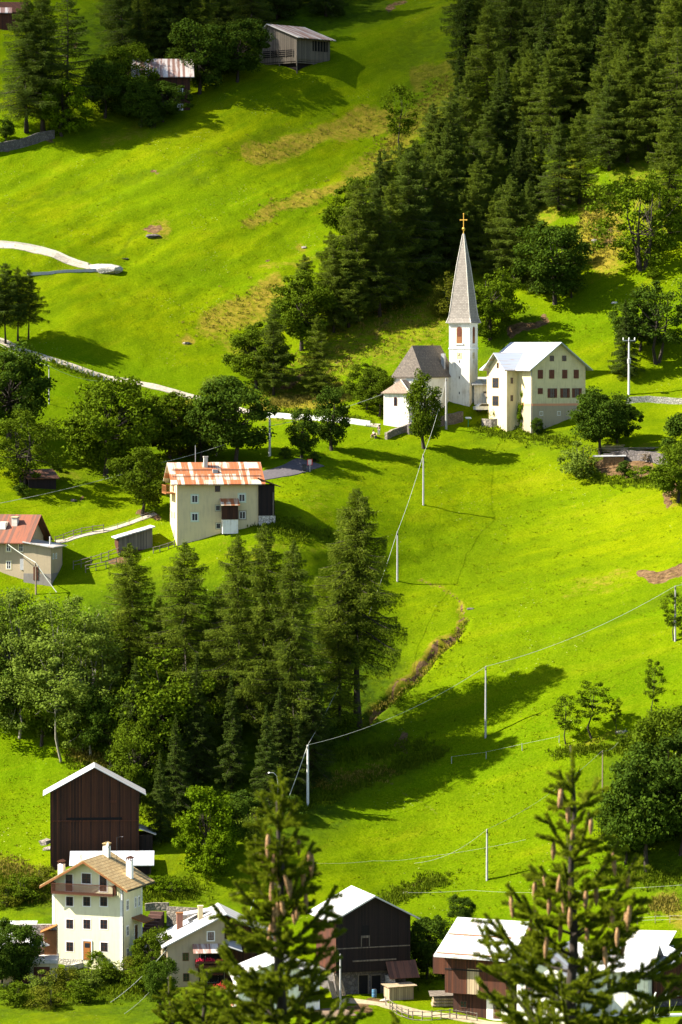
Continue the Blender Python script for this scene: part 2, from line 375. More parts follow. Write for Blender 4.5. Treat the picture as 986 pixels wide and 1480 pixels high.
# ---------------------------------------------------------------- trees
def leaf_mat(name, c1, c2, c3, trans=0.22):
    t = NT(name); t.n.remove(t.b)
    oi = t.new('ShaderNodeObjectInfo')
    a = t.attr('tone')
    c = t.mix(t.ramp(a, [(0.0, 0), (1.0, 1)]), c1, c2)
    c = t.mix(t.math('MULTIPLY', oi.outputs['Random'], 0.7), c, c3)
    d = t.new('ShaderNodeBsdfDiffuse'); tr = t.new('ShaderNodeBsdfTranslucent'); mx = t.new('ShaderNodeMixShader')
    t.l(c, d.inputs['Color']); t.l(t.mix(0.35, c, (0.10, 0.13, 0.0), 'MIX'), tr.inputs['Color'])
    mx.inputs[0].default_value = trans
    t.l(d.outputs[0], mx.inputs[1]); t.l(tr.outputs[0], mx.inputs[2]); t.l(mx.outputs[0], t.out.inputs['Surface'])
    return t.m
M_LARCH = leaf_mat('larch_needles', (0.052, 0.082, 0.009), (0.165, 0.205, 0.016), (0.045, 0.075, 0.016), .35)
M_SPRUCE = leaf_mat('spruce_needles', (0.024, 0.046, 0.009), (0.078, 0.112, 0.014), (0.048, 0.068, 0.012), 0.22)
M_DECID = leaf_mat('broad_leaves', (0.038, 0.066, 0.004), (0.108, 0.160, 0.006), (0.060, 0.090, 0.006), .28)
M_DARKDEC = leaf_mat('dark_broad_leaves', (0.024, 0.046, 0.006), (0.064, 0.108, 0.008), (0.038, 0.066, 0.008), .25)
M_LIGHT = leaf_mat('bright_broad_leaves', (0.055, 0.100, 0.003), (0.130, 0.200, 0.005), (0.080, 0.130, 0.004), .3)
M_ASPEN = leaf_mat('grey_green_leaves', (0.074, 0.115, 0.014), (0.180, 0.245, 0.036), (0.12, 0.160, 0.016), .35)
M_OLIVE = leaf_mat('olive_leaves', (0.060, 0.072, 0.006), (0.130, 0.150, 0.010), (0.095, 0.095, 0.010), .3)
def bark(name, c1, c2):
    t = NT(name); n = t.noise(t.coord(scale=(5, 5, 1.2)), 1.5, 5, 0.65); t.bump(n, 0.6, 0.06)
    return t.color(t.mix(t.ramp(n, [(0.35, 0), (0.65, 1)]), c1, c2))
M_BARK = bark('dark_bark', (0.016, 0.012, 0.009), (0.055, 0.042, 0.030))
M_PALEBARK = bark('pale_bark', (0.16, 0.14, 0.11), (0.34, 0.31, 0.26))
def unit(a): return a / (np.linalg.norm(a, axis=-1, keepdims=True) + 1e-9)
def leaves(C, A, N, L, Wd):
    "rhombic leaf faces: centre C, long axis A, rough normal N, length L, width Wd"
    A = unit(A); B = unit(np.cross(N, A)); L = L[:, None] * 0.5; Wd = Wd[:, None] * 0.5
    v = np.stack([C - A * L, C + B * Wd, C + A * L, C - B * Wd], 1).reshape(-1, 3)
    f = np.arange(len(C) * 4).reshape(-1, 4)
    return v, f
def crown_mesh(name, C, A, N, L, Wd, mat, g, seed_=1.0):
    v, f = leaves(C, A, N, L, Wd)
    cl_ = np.sin(C[:, 0] * 1.1 + seed_ * 1.7) * np.sin(C[:, 1] * 1.3 + seed_) * np.sin(C[:, 2] * 1.2)
    tone = np.repeat(np.clip(g.random(len(C)) ** 1.3 * .75 + .25 * (cl_ + .5), 0, 1), 4)
    return np_mesh(name, v, f, mat, dict(tone=tone))
def mb_mesh(name, mb, mat):
    me = bpy.data.meshes.new(name); me.from_pydata(mb.v, [], mb.f); me.update()
    me.polygons.foreach_set('use_smooth', [True] * len(me.polygons)); me.materials.append(mat); return me
def conifer(seed, H=25.0, h0=0.10, wid=0.17, nb=110, dens=1.0, droop=0.28, mat=None, leaf=(0.55, 0.13), shape=0.8, hang=0.7, irregular=0.35, lean=0.0, trunk_r=0.34, bark_m=None, flat_=0.0):
    wid *= 1.28; dens *= 1.9; nb = int(nb * 1.45); leaf = (leaf[0] * 0.72, leaf[1] * 0.74); hang *= 1.35
    g = np.random.default_rng(seed)
    tr = MB(); zs = np.linspace(0, H * 0.995, 9)
    wob = lambda z: (lean * z + 0.12 * math.sin(z * 0.35 + seed), 0.12 * math.cos(z * 0.3 + seed * 2))
    tr.tube([(*wob(z), z) for z in zs], [trunk_r * (1 - 0.96 * (z / H) ** 0.8) * (1.35 if z == 0 else 1) for z in zs], 7)
    Cs, As, Ns, Ls = [], [], [], []
    az = g.random() * 6
    gaps = g.random((6, 3))
    for i in range(nb):
        t = ((i + g.random() * 0.8) / nb) ** 0.9         # 0 base of crown .. 1 top
        h = H * (h0 + (1 - h0) * t) + g.normal() * .25 * (t < .92)
        az += 2.4 + g.normal() * 0.35
        prof = (1 - t) ** shape * (0.55 + 0.45 * min(1, t / 0.12)) + 0.012
        Lb = H * wid * prof * (1 - irregular + 2 * irregular * g.random() ** 0.8)
        if g.random() < 0.07: Lb *= 0.4
        Lb = max(Lb, 0.35)
        d = np.array([math.cos(az), math.sin(az), 0.0]); side = np.array([-d[1], d[0], 0])
        rise = 0.34 * t - 0.08 + g.normal() * 0.15
        x0, y0 = wob(h)
        def pt(s):
            s = np.asarray(s)[..., None]
            return np.array([x0, y0, h]) + d * (s * Lb) + np.array([0, 0, 1.0]) * ((rise * s - droop * s ** 1.6 + 0.16 * s ** 4) * Lb)
        q = pt(np.array([0, .35, .7, 1.0]))
        if Lb > 0.9: tr.tube([tuple(p) for p in q], [0.018 * Lb + 0.02, 0.014 * Lb + 0.015, 0.01 * Lb + 0.01, 0.008], 3, False)
        n = int(dens * (26 + 42 * Lb))
        s = 1 - g.random(n) ** 1.25 * 0.92
        spread = (0.06 + 0.30 * (1 - s) ** 0.7 + 0.05) * Lb
        off = np.clip(g.normal(size=n) * .6, -1.3, 1.3)
        hd = g.random(n) ** 1.4 * hang * (0.25 + 0.75 * np.clip(1 - abs(off), 0, 1)) * min(1.0, 0.35 + Lb / 4)
        C = pt(s) + side * (off * spread)[:, None] + np.array([0, 0, -1.0]) * (hd - 0.06 * g.random(n))[:, None]
        A = d * 0.8 + side * (off * 1.1)[:, None] + g.normal(size=(n, 3)) * 0.35 + np.array([0, 0, -1.0]) * (0.15 + hd / hang * 1.1)[:, None]
        N = np.array([0, 0, 1.0]) * (0.8 + flat_) + g.normal(size=(n, 3)) * 0.55
        Cs.append(C); As.append(A); Ns.append(N); Ls.append(leaf[0] * (0.5 + 0.8 * g.random(n)) * min(1.0, 0.55 + Lb / 5))
    n = 40
    top = np.array([*wob(H), H * 0.985]) + g.normal(size=(n, 3)) * np.array([0.10, 0.10, 0.5])
    Cs.append(top); As.append(g.normal(size=(n, 3)) + np.array([0, 0, 1.2])); Ns.append(g.normal(size=(n, 3))); Ls.append(np.full(n, leaf[0] * .6))
    C, A, N, L = map(np.concatenate, (Cs, As, Ns, Ls))
    cm = crown_mesh('crown', C, A, N, L, L * (leaf[1] / leaf[0]) * (0.8 + 0.5 * g.random(len(L))), mat, g)
    return dict(H=H, trunk=mb_mesh('trunk', tr, bark_m or M_BARK), crown=cm)
def broadleaf(seed, H=14.0, wid=0.75, base=0.16, nclump=85, per=185, leaf=0.40, mat=None, clump=0.105, top=1.0, ragged=0.22, stems=1, trunk_r=0.30, flatc=0.72, bark_m=None, loose=0.0, hollow=0.5):
    g = np.random.default_rng(seed)
    Rx = H * wid * 0.5; zb = H * base; zc = zb + (H - zb) * 0.46; rz_t = H - zc; rz_b = zc - zb
    lob = g.normal(size=(7, 3)); lob = unit(lob); la = g.random(7) * ragged * 1.5
    cl = []
    while len(cl) < nclump:
        d = unit(g.normal(size=3))
        r = (hollow + (1 - hollow) * g.random() ** 0.55)
        k = 1 - ragged + sum(a * max(0, float(d @ l)) ** 3 * 1.6 for a, l in zip(la, lob))
        k = min(k, 1.12)
        z = d[2] * (rz_t if d[2] > 0 else rz_b)
        w = Rx * (1 - 0.35 * max(0, d[2]) * (1 - top))
        p = np.array([d[0] * w * k * r, d[1] * w * k * r, zc + z * k * r])
        cl.append(p)
    cl = np.array(cl); cl[:, 2] += H * 0.98 - (cl[:, 2].max() + clump * H * 0.6)
    tr = MB()
    for k in range(stems):
        a = g.random() * 6.28; sp = 0.0 if stems == 1 else 0.10 * H
        foot = np.array([math.cos(a) * 0.03 * H * (stems > 1), math.sin(a) * 0.03 * H * (stems > 1), -0.4])
        fork = np.array([math.cos(a) * sp, math.sin(a) * sp, zb + (zc - zb) * 0.55])
        mid = (foot + fork) / 2 + g.normal(size=3) * np.array([0.02, 0.02, 0]) * H
        r0 = trunk_r / math.sqrt(stems)
        tr.tube([tuple(foot), tuple(mid), tuple(fork)], [r0 * 1.25, r0 * 0.85, r0 * 0.62], 7, False)
        tops = fork + np.array([0, 0, (H - fork[2]) * 0.72]) + np.append(g.normal(size=2) * 0.05 * H, 0)
        tr.tube([tuple(fork), tuple((fork + tops) / 2 + g.normal(size=3) * 0.02 * H), tuple(tops)], [r0 * 0.62, r0 * 0.35, 0.03], 5, False)
        for j in range(k, len(cl), stems * 2):
            c = cl[j]; s = min(0.9, max(0.05, (c[2] - fork[2]) / (H - fork[2]) * 0.55)) if c[2] > fork[2] else 0.0
            st = fork + (tops - fork) * s * g.random()
            m = (st + c) / 2 + g.normal(size=3) * 0.03 * H - np.array([0, 0, 0.02 * H])
            tr.tube([tuple(st), tuple(m), tuple(c)], [r0 * 0.28, r0 * 0.16, 0.02], 4, False)
    Cs, Ns = [], []
    for c in cl:
        n = int(per * (0.6 + 0.8 * g.random())); rc = clump * H * (0.5 + 0.95 * g.random() ** 1.4)
        d = unit(g.normal(size=(n, 3))); r = rc * (0.25 + 0.75 * g.random(n) ** (0.6 if loose == 0 else 0.9)) * (1 + loose * g.random(n))
        o = d * r[:, None] * np.array([1, 1, flatc])
        Cs.append(c + o); Ns.append(d * 0.75 + g.normal(size=(n, 3)) * 0.55 + np.array([0, 0, 0.45]) + unit(c - np.array([0, 0, zc])) * 0.35)
    C, N = np.concatenate(Cs), np.concatenate(Ns)
    L = leaf * (0.6 + 0.7 * g.random(len(C)))
    cm = crown_mesh('crown', C, g.normal(size=C.shape), N, L, L * 0.72, mat, g)
    return dict(H=H, trunk=mb_mesh('trunk', tr, bark_m or M_BARK), crown=cm)
KIND = dict(
    larch=[conifer(11 + k, 25, [.10, .06, .16, .08, .12][k], [.165, .19, .15, .175, .14][k], [105, 115, 100, 120, 100][k], 1.0, .26, M_LARCH, hang=0.9, shape=[.58, .66, .5, .62, .48][k], irregular=.45) for k in range(5)],
    tall_larch=[conifer(31, 36, .30, .135, 150, 1.15, .36, M_LARCH, hang=1.6, shape=.5, irregular=.5, trunk_r=.62), conifer(32, 36, .16, .135, 150, 1.0, .30, M_LARCH, hang=1.2, shape=.6, irregular=.4, trunk_r=.5), conifer(33, 36, .14, .16, 150, 1.0, .3, M_LARCH, hang=1.2, shape=.62, irregular=.45, trunk_r=.5)],
    bare_larch=[conifer(41, 18, .30, .17, 70, 1.0, .25, M_LARCH, hang=.8, shape=.55, trunk_r=.22), conifer(42, 18, .26, .15, 70, 1.0, .25, M_LARCH, hang=.8, shape=.6, trunk_r=.22)],
    spruce=[conifer(51 + k, 24, .03, [.145, .165, .13][k], 130, 1.05, .40, M_SPRUCE, leaf=(.5, .14), hang=.7, shape=.9, irregular=.26) for k in range(3)],
    sparse_larch=[conifer(61, 25, .12, .20, 75, .7, .22, M_LARCH, hang=.6, shape=.75, irregular=.3)],
    broad=[broadleaf(71 + k, 14, [.80, .9, .72, .82][k], mat=M_DECID, nclump=[90, 100, 80, 95][k], ragged=[.2, .26, .24, .3][k]) for k in range(4)],
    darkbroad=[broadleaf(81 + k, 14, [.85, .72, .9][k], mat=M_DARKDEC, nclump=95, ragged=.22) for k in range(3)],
    bright=[broadleaf(91 + k, 12, [.78, .7][k], .08, mat=M_LIGHT, nclump=80, clump=.11) for k in range(2)],
    columnar=[broadleaf(101, 12, .47, .10, 70, 150, .33, M_DARKDEC, clump=.085, ragged=.10, flatc=1.0, top=.7), broadleaf(102, 12, .50, .08, 75, 150, .33, M_DECID, clump=.085, ragged=.12, flatc=1.0, top=.7)],
    aspen=[broadleaf(111 + k, 24, [.50, .56, .46][k], .03, 150, 150, .36, M_ASPEN, clump=.055, ragged=.25, bark_m=M_PALEBARK, loose=.45, top=.55, stems=[1, 2, 1][k], trunk_r=.2, hollow=.3) for k in range(3)],
    slender=[broadleaf(121, 15, .42, .20, 42, 90, .36, M_DECID, clump=.07, ragged=.4, loose=.3, trunk_r=.16), broadleaf(122, 15, .36, .22, 34, 100, .36, M_DECID, clump=.07, ragged=.4, loose=.3, trunk_r=.16)],
    multistem=[broadleaf(131, 13, .95, .10, 85, 120, .36, M_DECID, clump=.095, ragged=.32, stems=4, trunk_r=.45, loose=.2), broadleaf(132, 13, .85, .12, 70, 110, .36, M_DARKDEC, clump=.09, ragged=.35, stems=3, trunk_r=.4, loose=.2)],
    olive=[broadleaf(141, 12, .85, .05, 80, 120, .34, M_OLIVE, clump=.1, ragged=.3, loose=.3)],
    bush=[broadleaf(151 + k, 4, [1.2, 1.0, 1.5][k], .0, 26, 120, .26, [M_DECID, M_DARKDEC, M_LIGHT][k], clump=.2, ragged=.3, hollow=.2, stems=3, trunk_r=.1) for k in range(3)],
    greybush=[broadleaf(161, 4, 1.2, .0, 30, 100, .22, M_ASPEN, clump=.19, ragged=.3, hollow=.2, stems=3, trunk_r=.1, loose=.3), broadleaf(162, 4, 1.2, .0, 30, 100, .22, M_OLIVE, clump=.19, ragged=.3, hollow=.2, stems=3, trunk_r=.1, loose=.3)])
_tr = random.Random(5)
NAME_OF = dict(larch='larch_tree', tall_larch='larch_tree', bare_larch='larch_tree', sparse_larch='larch_tree', spruce='spruce_tree', broad='leafy_tree', darkbroad='leafy_tree', bright='leafy_tree', columnar='columnar_tree',
    aspen='aspen_tree', slender='slender_tree', multistem='leafy_tree', olive='leafy_tree', bush='bush', greybush='bush')
def tree(kind, u, vb, vt, label, group=None, var=None, wf=1.0, loc=None, cat=None):
    lst = KIND[kind]; p = lst[(var if var is not None else _tr.randrange(len(lst))) % len(lst)]
    base = loc if loc is not None else ground(u, vb)
    k = FPX / base_depth(base)
    sc = (vb - vt) / k / p['H']
    o = empty(NAME_OF[kind], base - Vector((0, 0, 0.15)), _tr.random() * 6.28, label, cat or ('bush' if 'bush' in kind else 'tree'), group)
    o.scale = (sc * wf, sc * wf, sc)
    link('trunk', p['trunk'], o); link('crown', p['crown'], o)
    return o
def base_depth(p): return p.y * CP + p.z * SP
ORD = ['first', 'second', 'third', 'fourth', 'fifth', 'sixth', 'seventh', 'eighth', 'ninth', 'tenth', 'eleventh', 'twelfth', 'thirteenth', 'fourteenth', 'fifteenth', 'sixteenth', 'seventeenth', 'eighteenth', 'nineteenth', 'twentieth']
def row(line, n, hpx, kinds, where, group, jit=(10, 14), hv=0.28):
    line = np.array(line, float); s = np.r_[0, np.cumsum(np.hypot(*np.diff(line, axis=0).T))]
    for i in range(n):
        t = s[-1] * (i + 0.5) / n
        u = np.interp(t, s, line[:, 0]) + _tr.uniform(-1, 1) * jit[0]; v = np.interp(t, s, line[:, 1]) + _tr.uniform(-1, 1) * jit[1]
        kd = _tr.choice(kinds); h = hpx * (1 + _tr.uniform(-1, 1) * hv)
        word = {'larch': 'olive larch', 'spruce': 'dark spruce', 'sparse_larch': 'thin larch', 'tall_larch': 'tall drooping larch', 'darkbroad': 'dark leafy tree', 'broad': 'green leafy tree', 'bright': 'bright leafy tree', 'multistem': 'spreading leafy tree', 'aspen': 'grey green aspen', 'bush': 'low green bush', 'greybush': 'grey green bush', 'olive': 'olive leafy tree'}[kd]
        tree(kd, u, v, v - h, '%s, %s from the left in %s' % (word, ORD[i], where), group)
FR = 'conifers of the forest on the upper right slope'
row([(680, -80), (1020, -105)], 12, 150, ['larch', 'spruce'], 'the hindmost row of the right forest', FR)
row([(668, 0), (1010, -35)], 14, 150, ['larch', 'larch', 'spruce'], 'the topmost row of the right forest', FR)
row([(662, 60), (1010, 25)], 14, 150, ['larch', 'larch', 'spruce'], 'the second row down of the right forest', FR)
row([(662, 125), (1010, 85)], 13, 150, ['larch', 'larch', 'larch', 'spruce'], 'the third row down of the right forest', FR)
row([(664, 190), (1010, 145)], 13, 155, ['larch', 'larch', 'larch', 'spruce'], 'the fourth row down of the right forest', FR)
row([(672, 252), (800, 220)], 7, 150, ['larch', 'larch', 'spruce'], 'the fifth row down of the right forest', FR)
row([(868, 222), (1000, 235)], 7, 155, ['larch', 'sparse_larch'], 'the lowest row of the right forest', FR)
row([(595, 345), (780, 310)], 11, 110, ['larch', 'larch', 'spruce'], 'the row of young trees above the spire', FR, (8, 8), .25)
row([(478, 478), (645, 392)], 8, 165, ['larch', 'larch', 'spruce'], 'the front row of the grove beside the spire', FR, (7, 7))
row([(535, 405), (655, 335)], 7, 150, ['larch', 'larch', 'larch', 'spruce'], 'the middle row of the grove beside the spire', FR, (7, 7))
row([(622, 335), (668, 268)], 4, 120, ['larch', 'larch', 'spruce'], 'the back row of the grove beside the spire', FR, (6, 6))
row([(665, 400), (770, 350)], 5, 120, ['larch', 'larch', 'broad'], 'the row of trees above the parsonage roof', FR, (6, 6))
row([(690, 330), (790, 285)], 4, 115, ['larch', 'spruce'], 'the upper row of trees above the parsonage', FR, (6, 6))
FL = 'conifers of the dark forest at the top left'
row([(175, -70), (560, -120)], 15, 140, ['larch', 'spruce'], 'the hindmost row of the top forest', FL)
row([(170, 0), (530, -50)], 17, 145, ['larch', 'spruce', 'spruce'], 'the second row of the top forest', FL)
row([(160, 60), (480, 5)], 16, 150, ['larch', 'spruce', 'spruce'], 'the third row of the top forest', FL)
row([(165, 125), (375, 60)], 12, 140, ['larch', 'larch', 'spruce'], 'the front row of the top forest', FL)
for a in [
    ('tall_larch', 38, 196, 0, 'broad larch at the left of the three tall larches above the stone wall', 2), ('tall_larch', 62, 196, -22, 'tallest larch in the middle of the three above the stone wall', 1),
    ('sparse_larch', 98, 178, -25, 'open larch with bare drooping boughs right of the two dense ones, top left', 0), ('darkbroad', 8, 208, 172, 'small dark round tree at the left edge beside the grey stone wall', 0),
    ('bright', 90, 196, 112, 'bright green round tree in front of the tall larches, top left', 0), ('darkbroad', 152, 168, 80, 'slim dark tree left of the hidden farmhouse, top left', 1),
    ('darkbroad', 205, 178, 104, 'big dark leafy tree hiding the front of the rusty roofed farmhouse', 0), ('broad', 176, 160, 58, 'lighter green crown behind the big dark tree by the rusty roof', 1),
    ('darkbroad', 236, 174, 110, 'low dark tree before the right end of the rusty roofed farmhouse', 2, 1.3), ('bush', 222, 182, 150, 'dark bush on the grass below the rusty roofed farmhouse', 1, 1.2), ('darkbroad', 288, 134, 22, 'dark leafy tree just right of the rusty roofed farmhouse', 1), ('darkbroad', 343, 118, 22, 'dark leafy tree touching the left end of the weathered barn', 2), ('darkbroad', 318, 110, 40, 'dark tree between the two trees left of the weathered barn', 1),
    ('larch', 602, 318, 205, 'larch at the left tip of the grove beside the meadow', 1), ('slender', 578, 222, 116, 'slender open tree leaning out of the forest edge into the meadow', 0), ('larch', 626, 300, 152, 'larch standing alone at the forest edge below the slender tree', 3),
    ('spruce', 664, 215, 70, 'narrow black spruce at the left corner of the right forest', 2), ('broad', 522, 352, 248, 'round leafy tree on the meadow edge at the left of the forest', 1),
    ('larch', 590, 425, 212, 'tall larch in the middle of the grove left of the spire', 0), ('larch', 548, 455, 285, 'larch with a dark bare trunk low in the grove left of the spire', 2), ('larch', 565, 440, 255, 'dense larch behind the trunks of the grove left of the spire', 1), ('larch', 612, 400, 235, 'larch nearest the spire on the right of the grove', 4),
    ('larch', 640, 385, 250, 'larch directly left of the golden cross', 1), ('larch', 690, 372, 235, 'larch directly right of the golden cross', 2), ('larch', 505, 470, 335, 'larch in the left front of the grove left of the spire', 3), ('larch', 478, 462, 328, 'larch at the left end of the grove, above the leafy tree', 0), ('larch', 528, 420, 300, 'larch behind the round leafy tree in the grove', 4),
    ('broad', 436, 500, 382, 'leafy tree standing between the two small larches on the bank', 2), ('larch', 458, 568, 452, 'small conical larch on the yellow bank above the white road wall', 1), ('larch', 396, 572, 442, 'small larch on the bank left of the conical one', 0), ('broad', 372, 560, 458, 'small leafy tree at the left foot of the bank', 0), ('larch', 440, 480, 360, 'larch behind the leafy tree on the bank', 2),
    ('larch', 738, 412, 250, 'pale larch above the parsonage roof, left of the pair', 3), ('larch', 716, 402, 282, 'larch right behind the spire', 1), ('larch', 756, 410, 285, 'larch right of the pale larch above the parsonage', 0),
    ('darkbroad', 802, 440, 315, 'dark round tree on the slope above the parsonage', 1), ('spruce', 780, 425, 330, 'dark conifer behind the round tree above the parsonage', 0), ('larch', 826, 432, 345, 'larch behind the right of the dark round tree above the parsonage', 4), ('broad', 708, 490, 385, 'rounded leafy tree behind the right of the belfry', 3), ('olive', 648, 452, 385, 'olive leafy tree behind the left of the spire', 0),
    ('multistem', 928, 388, 245, 'leaning leafy tree with bare crooked stems on the upper right meadow', 0), ('larch', 968, 338, 160, 'larch standing just above the leaning leafy tree', 2), ('larch', 880, 250, 110, 'larch on the steep bank above the leaning tree', 3), ('larch', 808, 310, 180, 'larch beside the patch of yellow dry slope', 1), ('larch', 838, 300, 165, 'larch in front of the yellow dry slope', 0),
    ('bush', 945, 405, 385, 'low bush under the leaning tree, upper right', 0),
    ('multistem', 948, 522, 398, 'multi stemmed leafy tree right of the insulator pole', 1), ('spruce', 904, 540, 428, 'dark spruce touching the insulator pole', 1), ('darkbroad', 925, 505, 425, 'dark crown between the spruce and the multi stemmed tree', 0),
    ('broad', 548, 604, 528, 'leafy tree touching the sacristy wall on its left', 0, 1.0), ('bright', 757, 618, 563, 'green climbing shrub on the parsonage wall', 1, .5), ('darkbroad', 776, 628, 600, 'dark shrub at the corner of the parsonage', 1, .9), ('greybush', 718, 612, 588, 'yellowish shrub at the foot of the parsonage wing', 1, .8), ('broad', 530, 592, 520, 'leafy tree behind the left end of the church', 0), ('darkbroad', 868, 655, 556, 'big dark round tree in front of the parsonage corner', 0), ('darkbroad', 893, 640, 575, 'dark tree joined to the right of the big round one by the parsonage', 2),
    ('greybush', 836, 688, 632, 'thin grey green shrub left of the woodpile', 0), ('bush', 902, 686, 660, 'small dark bush right of the woodpile', 1), ('bush', 930, 692, 668, 'low spreading bush on the lawn by the woodpile', 2), ('broad', 980, 725, 632, 'leafy tree at the right edge below the woodpile', 1), ('darkbroad', 996, 690, 590, 'leafy tree cut off by the right edge behind another', 1),
    ('columnar', 613, 650, 532, 'rounded upright tree in front of the church nave', 1, .86), ('columnar', 436, 666, 590, 'shorter of the two dark upright trees by the road', 0), ('columnar', 480, 655, 560, 'taller of the two dark upright trees by the road', 0), ('bush', 412, 668, 648, 'dark bush at the foot of the shorter upright tree', 1), ('bush', 455, 672, 655, 'small bush between the two upright trees', 1),
    ('bare_larch', 8, 496, 378, 'larch at the left edge of the grove above the road', 0), ('bare_larch', 26, 492, 384, 'larch in the middle of the grove above the road', 1), ('bare_larch', 42, 490, 388, 'rightmost larch of the grove above the road', 0), ('bare_larch', -12, 498, 380, 'larch cut off by the left edge above the road', 1),
    ('darkbroad', 12, 640, 495, 'large dark leafy tree at the left edge below the road', 0), ('broad', -22, 620, 500, 'leafy tree cut off by the left edge below the road', 1), ('multistem', 34, 702, 590, 'leafy tree with forked trunk by the dark shed at the left edge', 0),
    ('broad', 152, 688, 540, 'big leafy tree left of the group behind the orange roofed house', 1), ('broad', 200, 670, 562, 'leafy tree second in the group behind the orange roofed house', 3), ('broad', 246, 664, 562, 'leafy tree third in the group behind the orange roofed house', 0), ('darkbroad', 340, 672, 538, 'dark leafy tree at the right of the group behind the orange roof', 2), ('aspen', 312, 660, 540, 'greyish crown beside the dark tree behind the orange roof', 0), ('broad', 205, 742, 640, 'bright leafy tree just left of the orange roofed house', 2), ('darkbroad', 290, 668, 585, 'dark tree above the chimney of the orange roofed house', 1), ('olive', 262, 660, 572, 'olive tinted tree behind the orange roof', 0),
    ('bush', 120, 648, 628, 'low bush left of the big leafy tree, on the grass', 0), ('bush', 30, 718, 696, 'small bush under the forked tree', 1), ('bush', 85, 682, 668, 'small bush right of the dark shed', 1),
    ]:
    tree(a[0], a[1], a[2], a[3], a[4], None, a[5], a[6] if len(a) > 6 else 1.12)
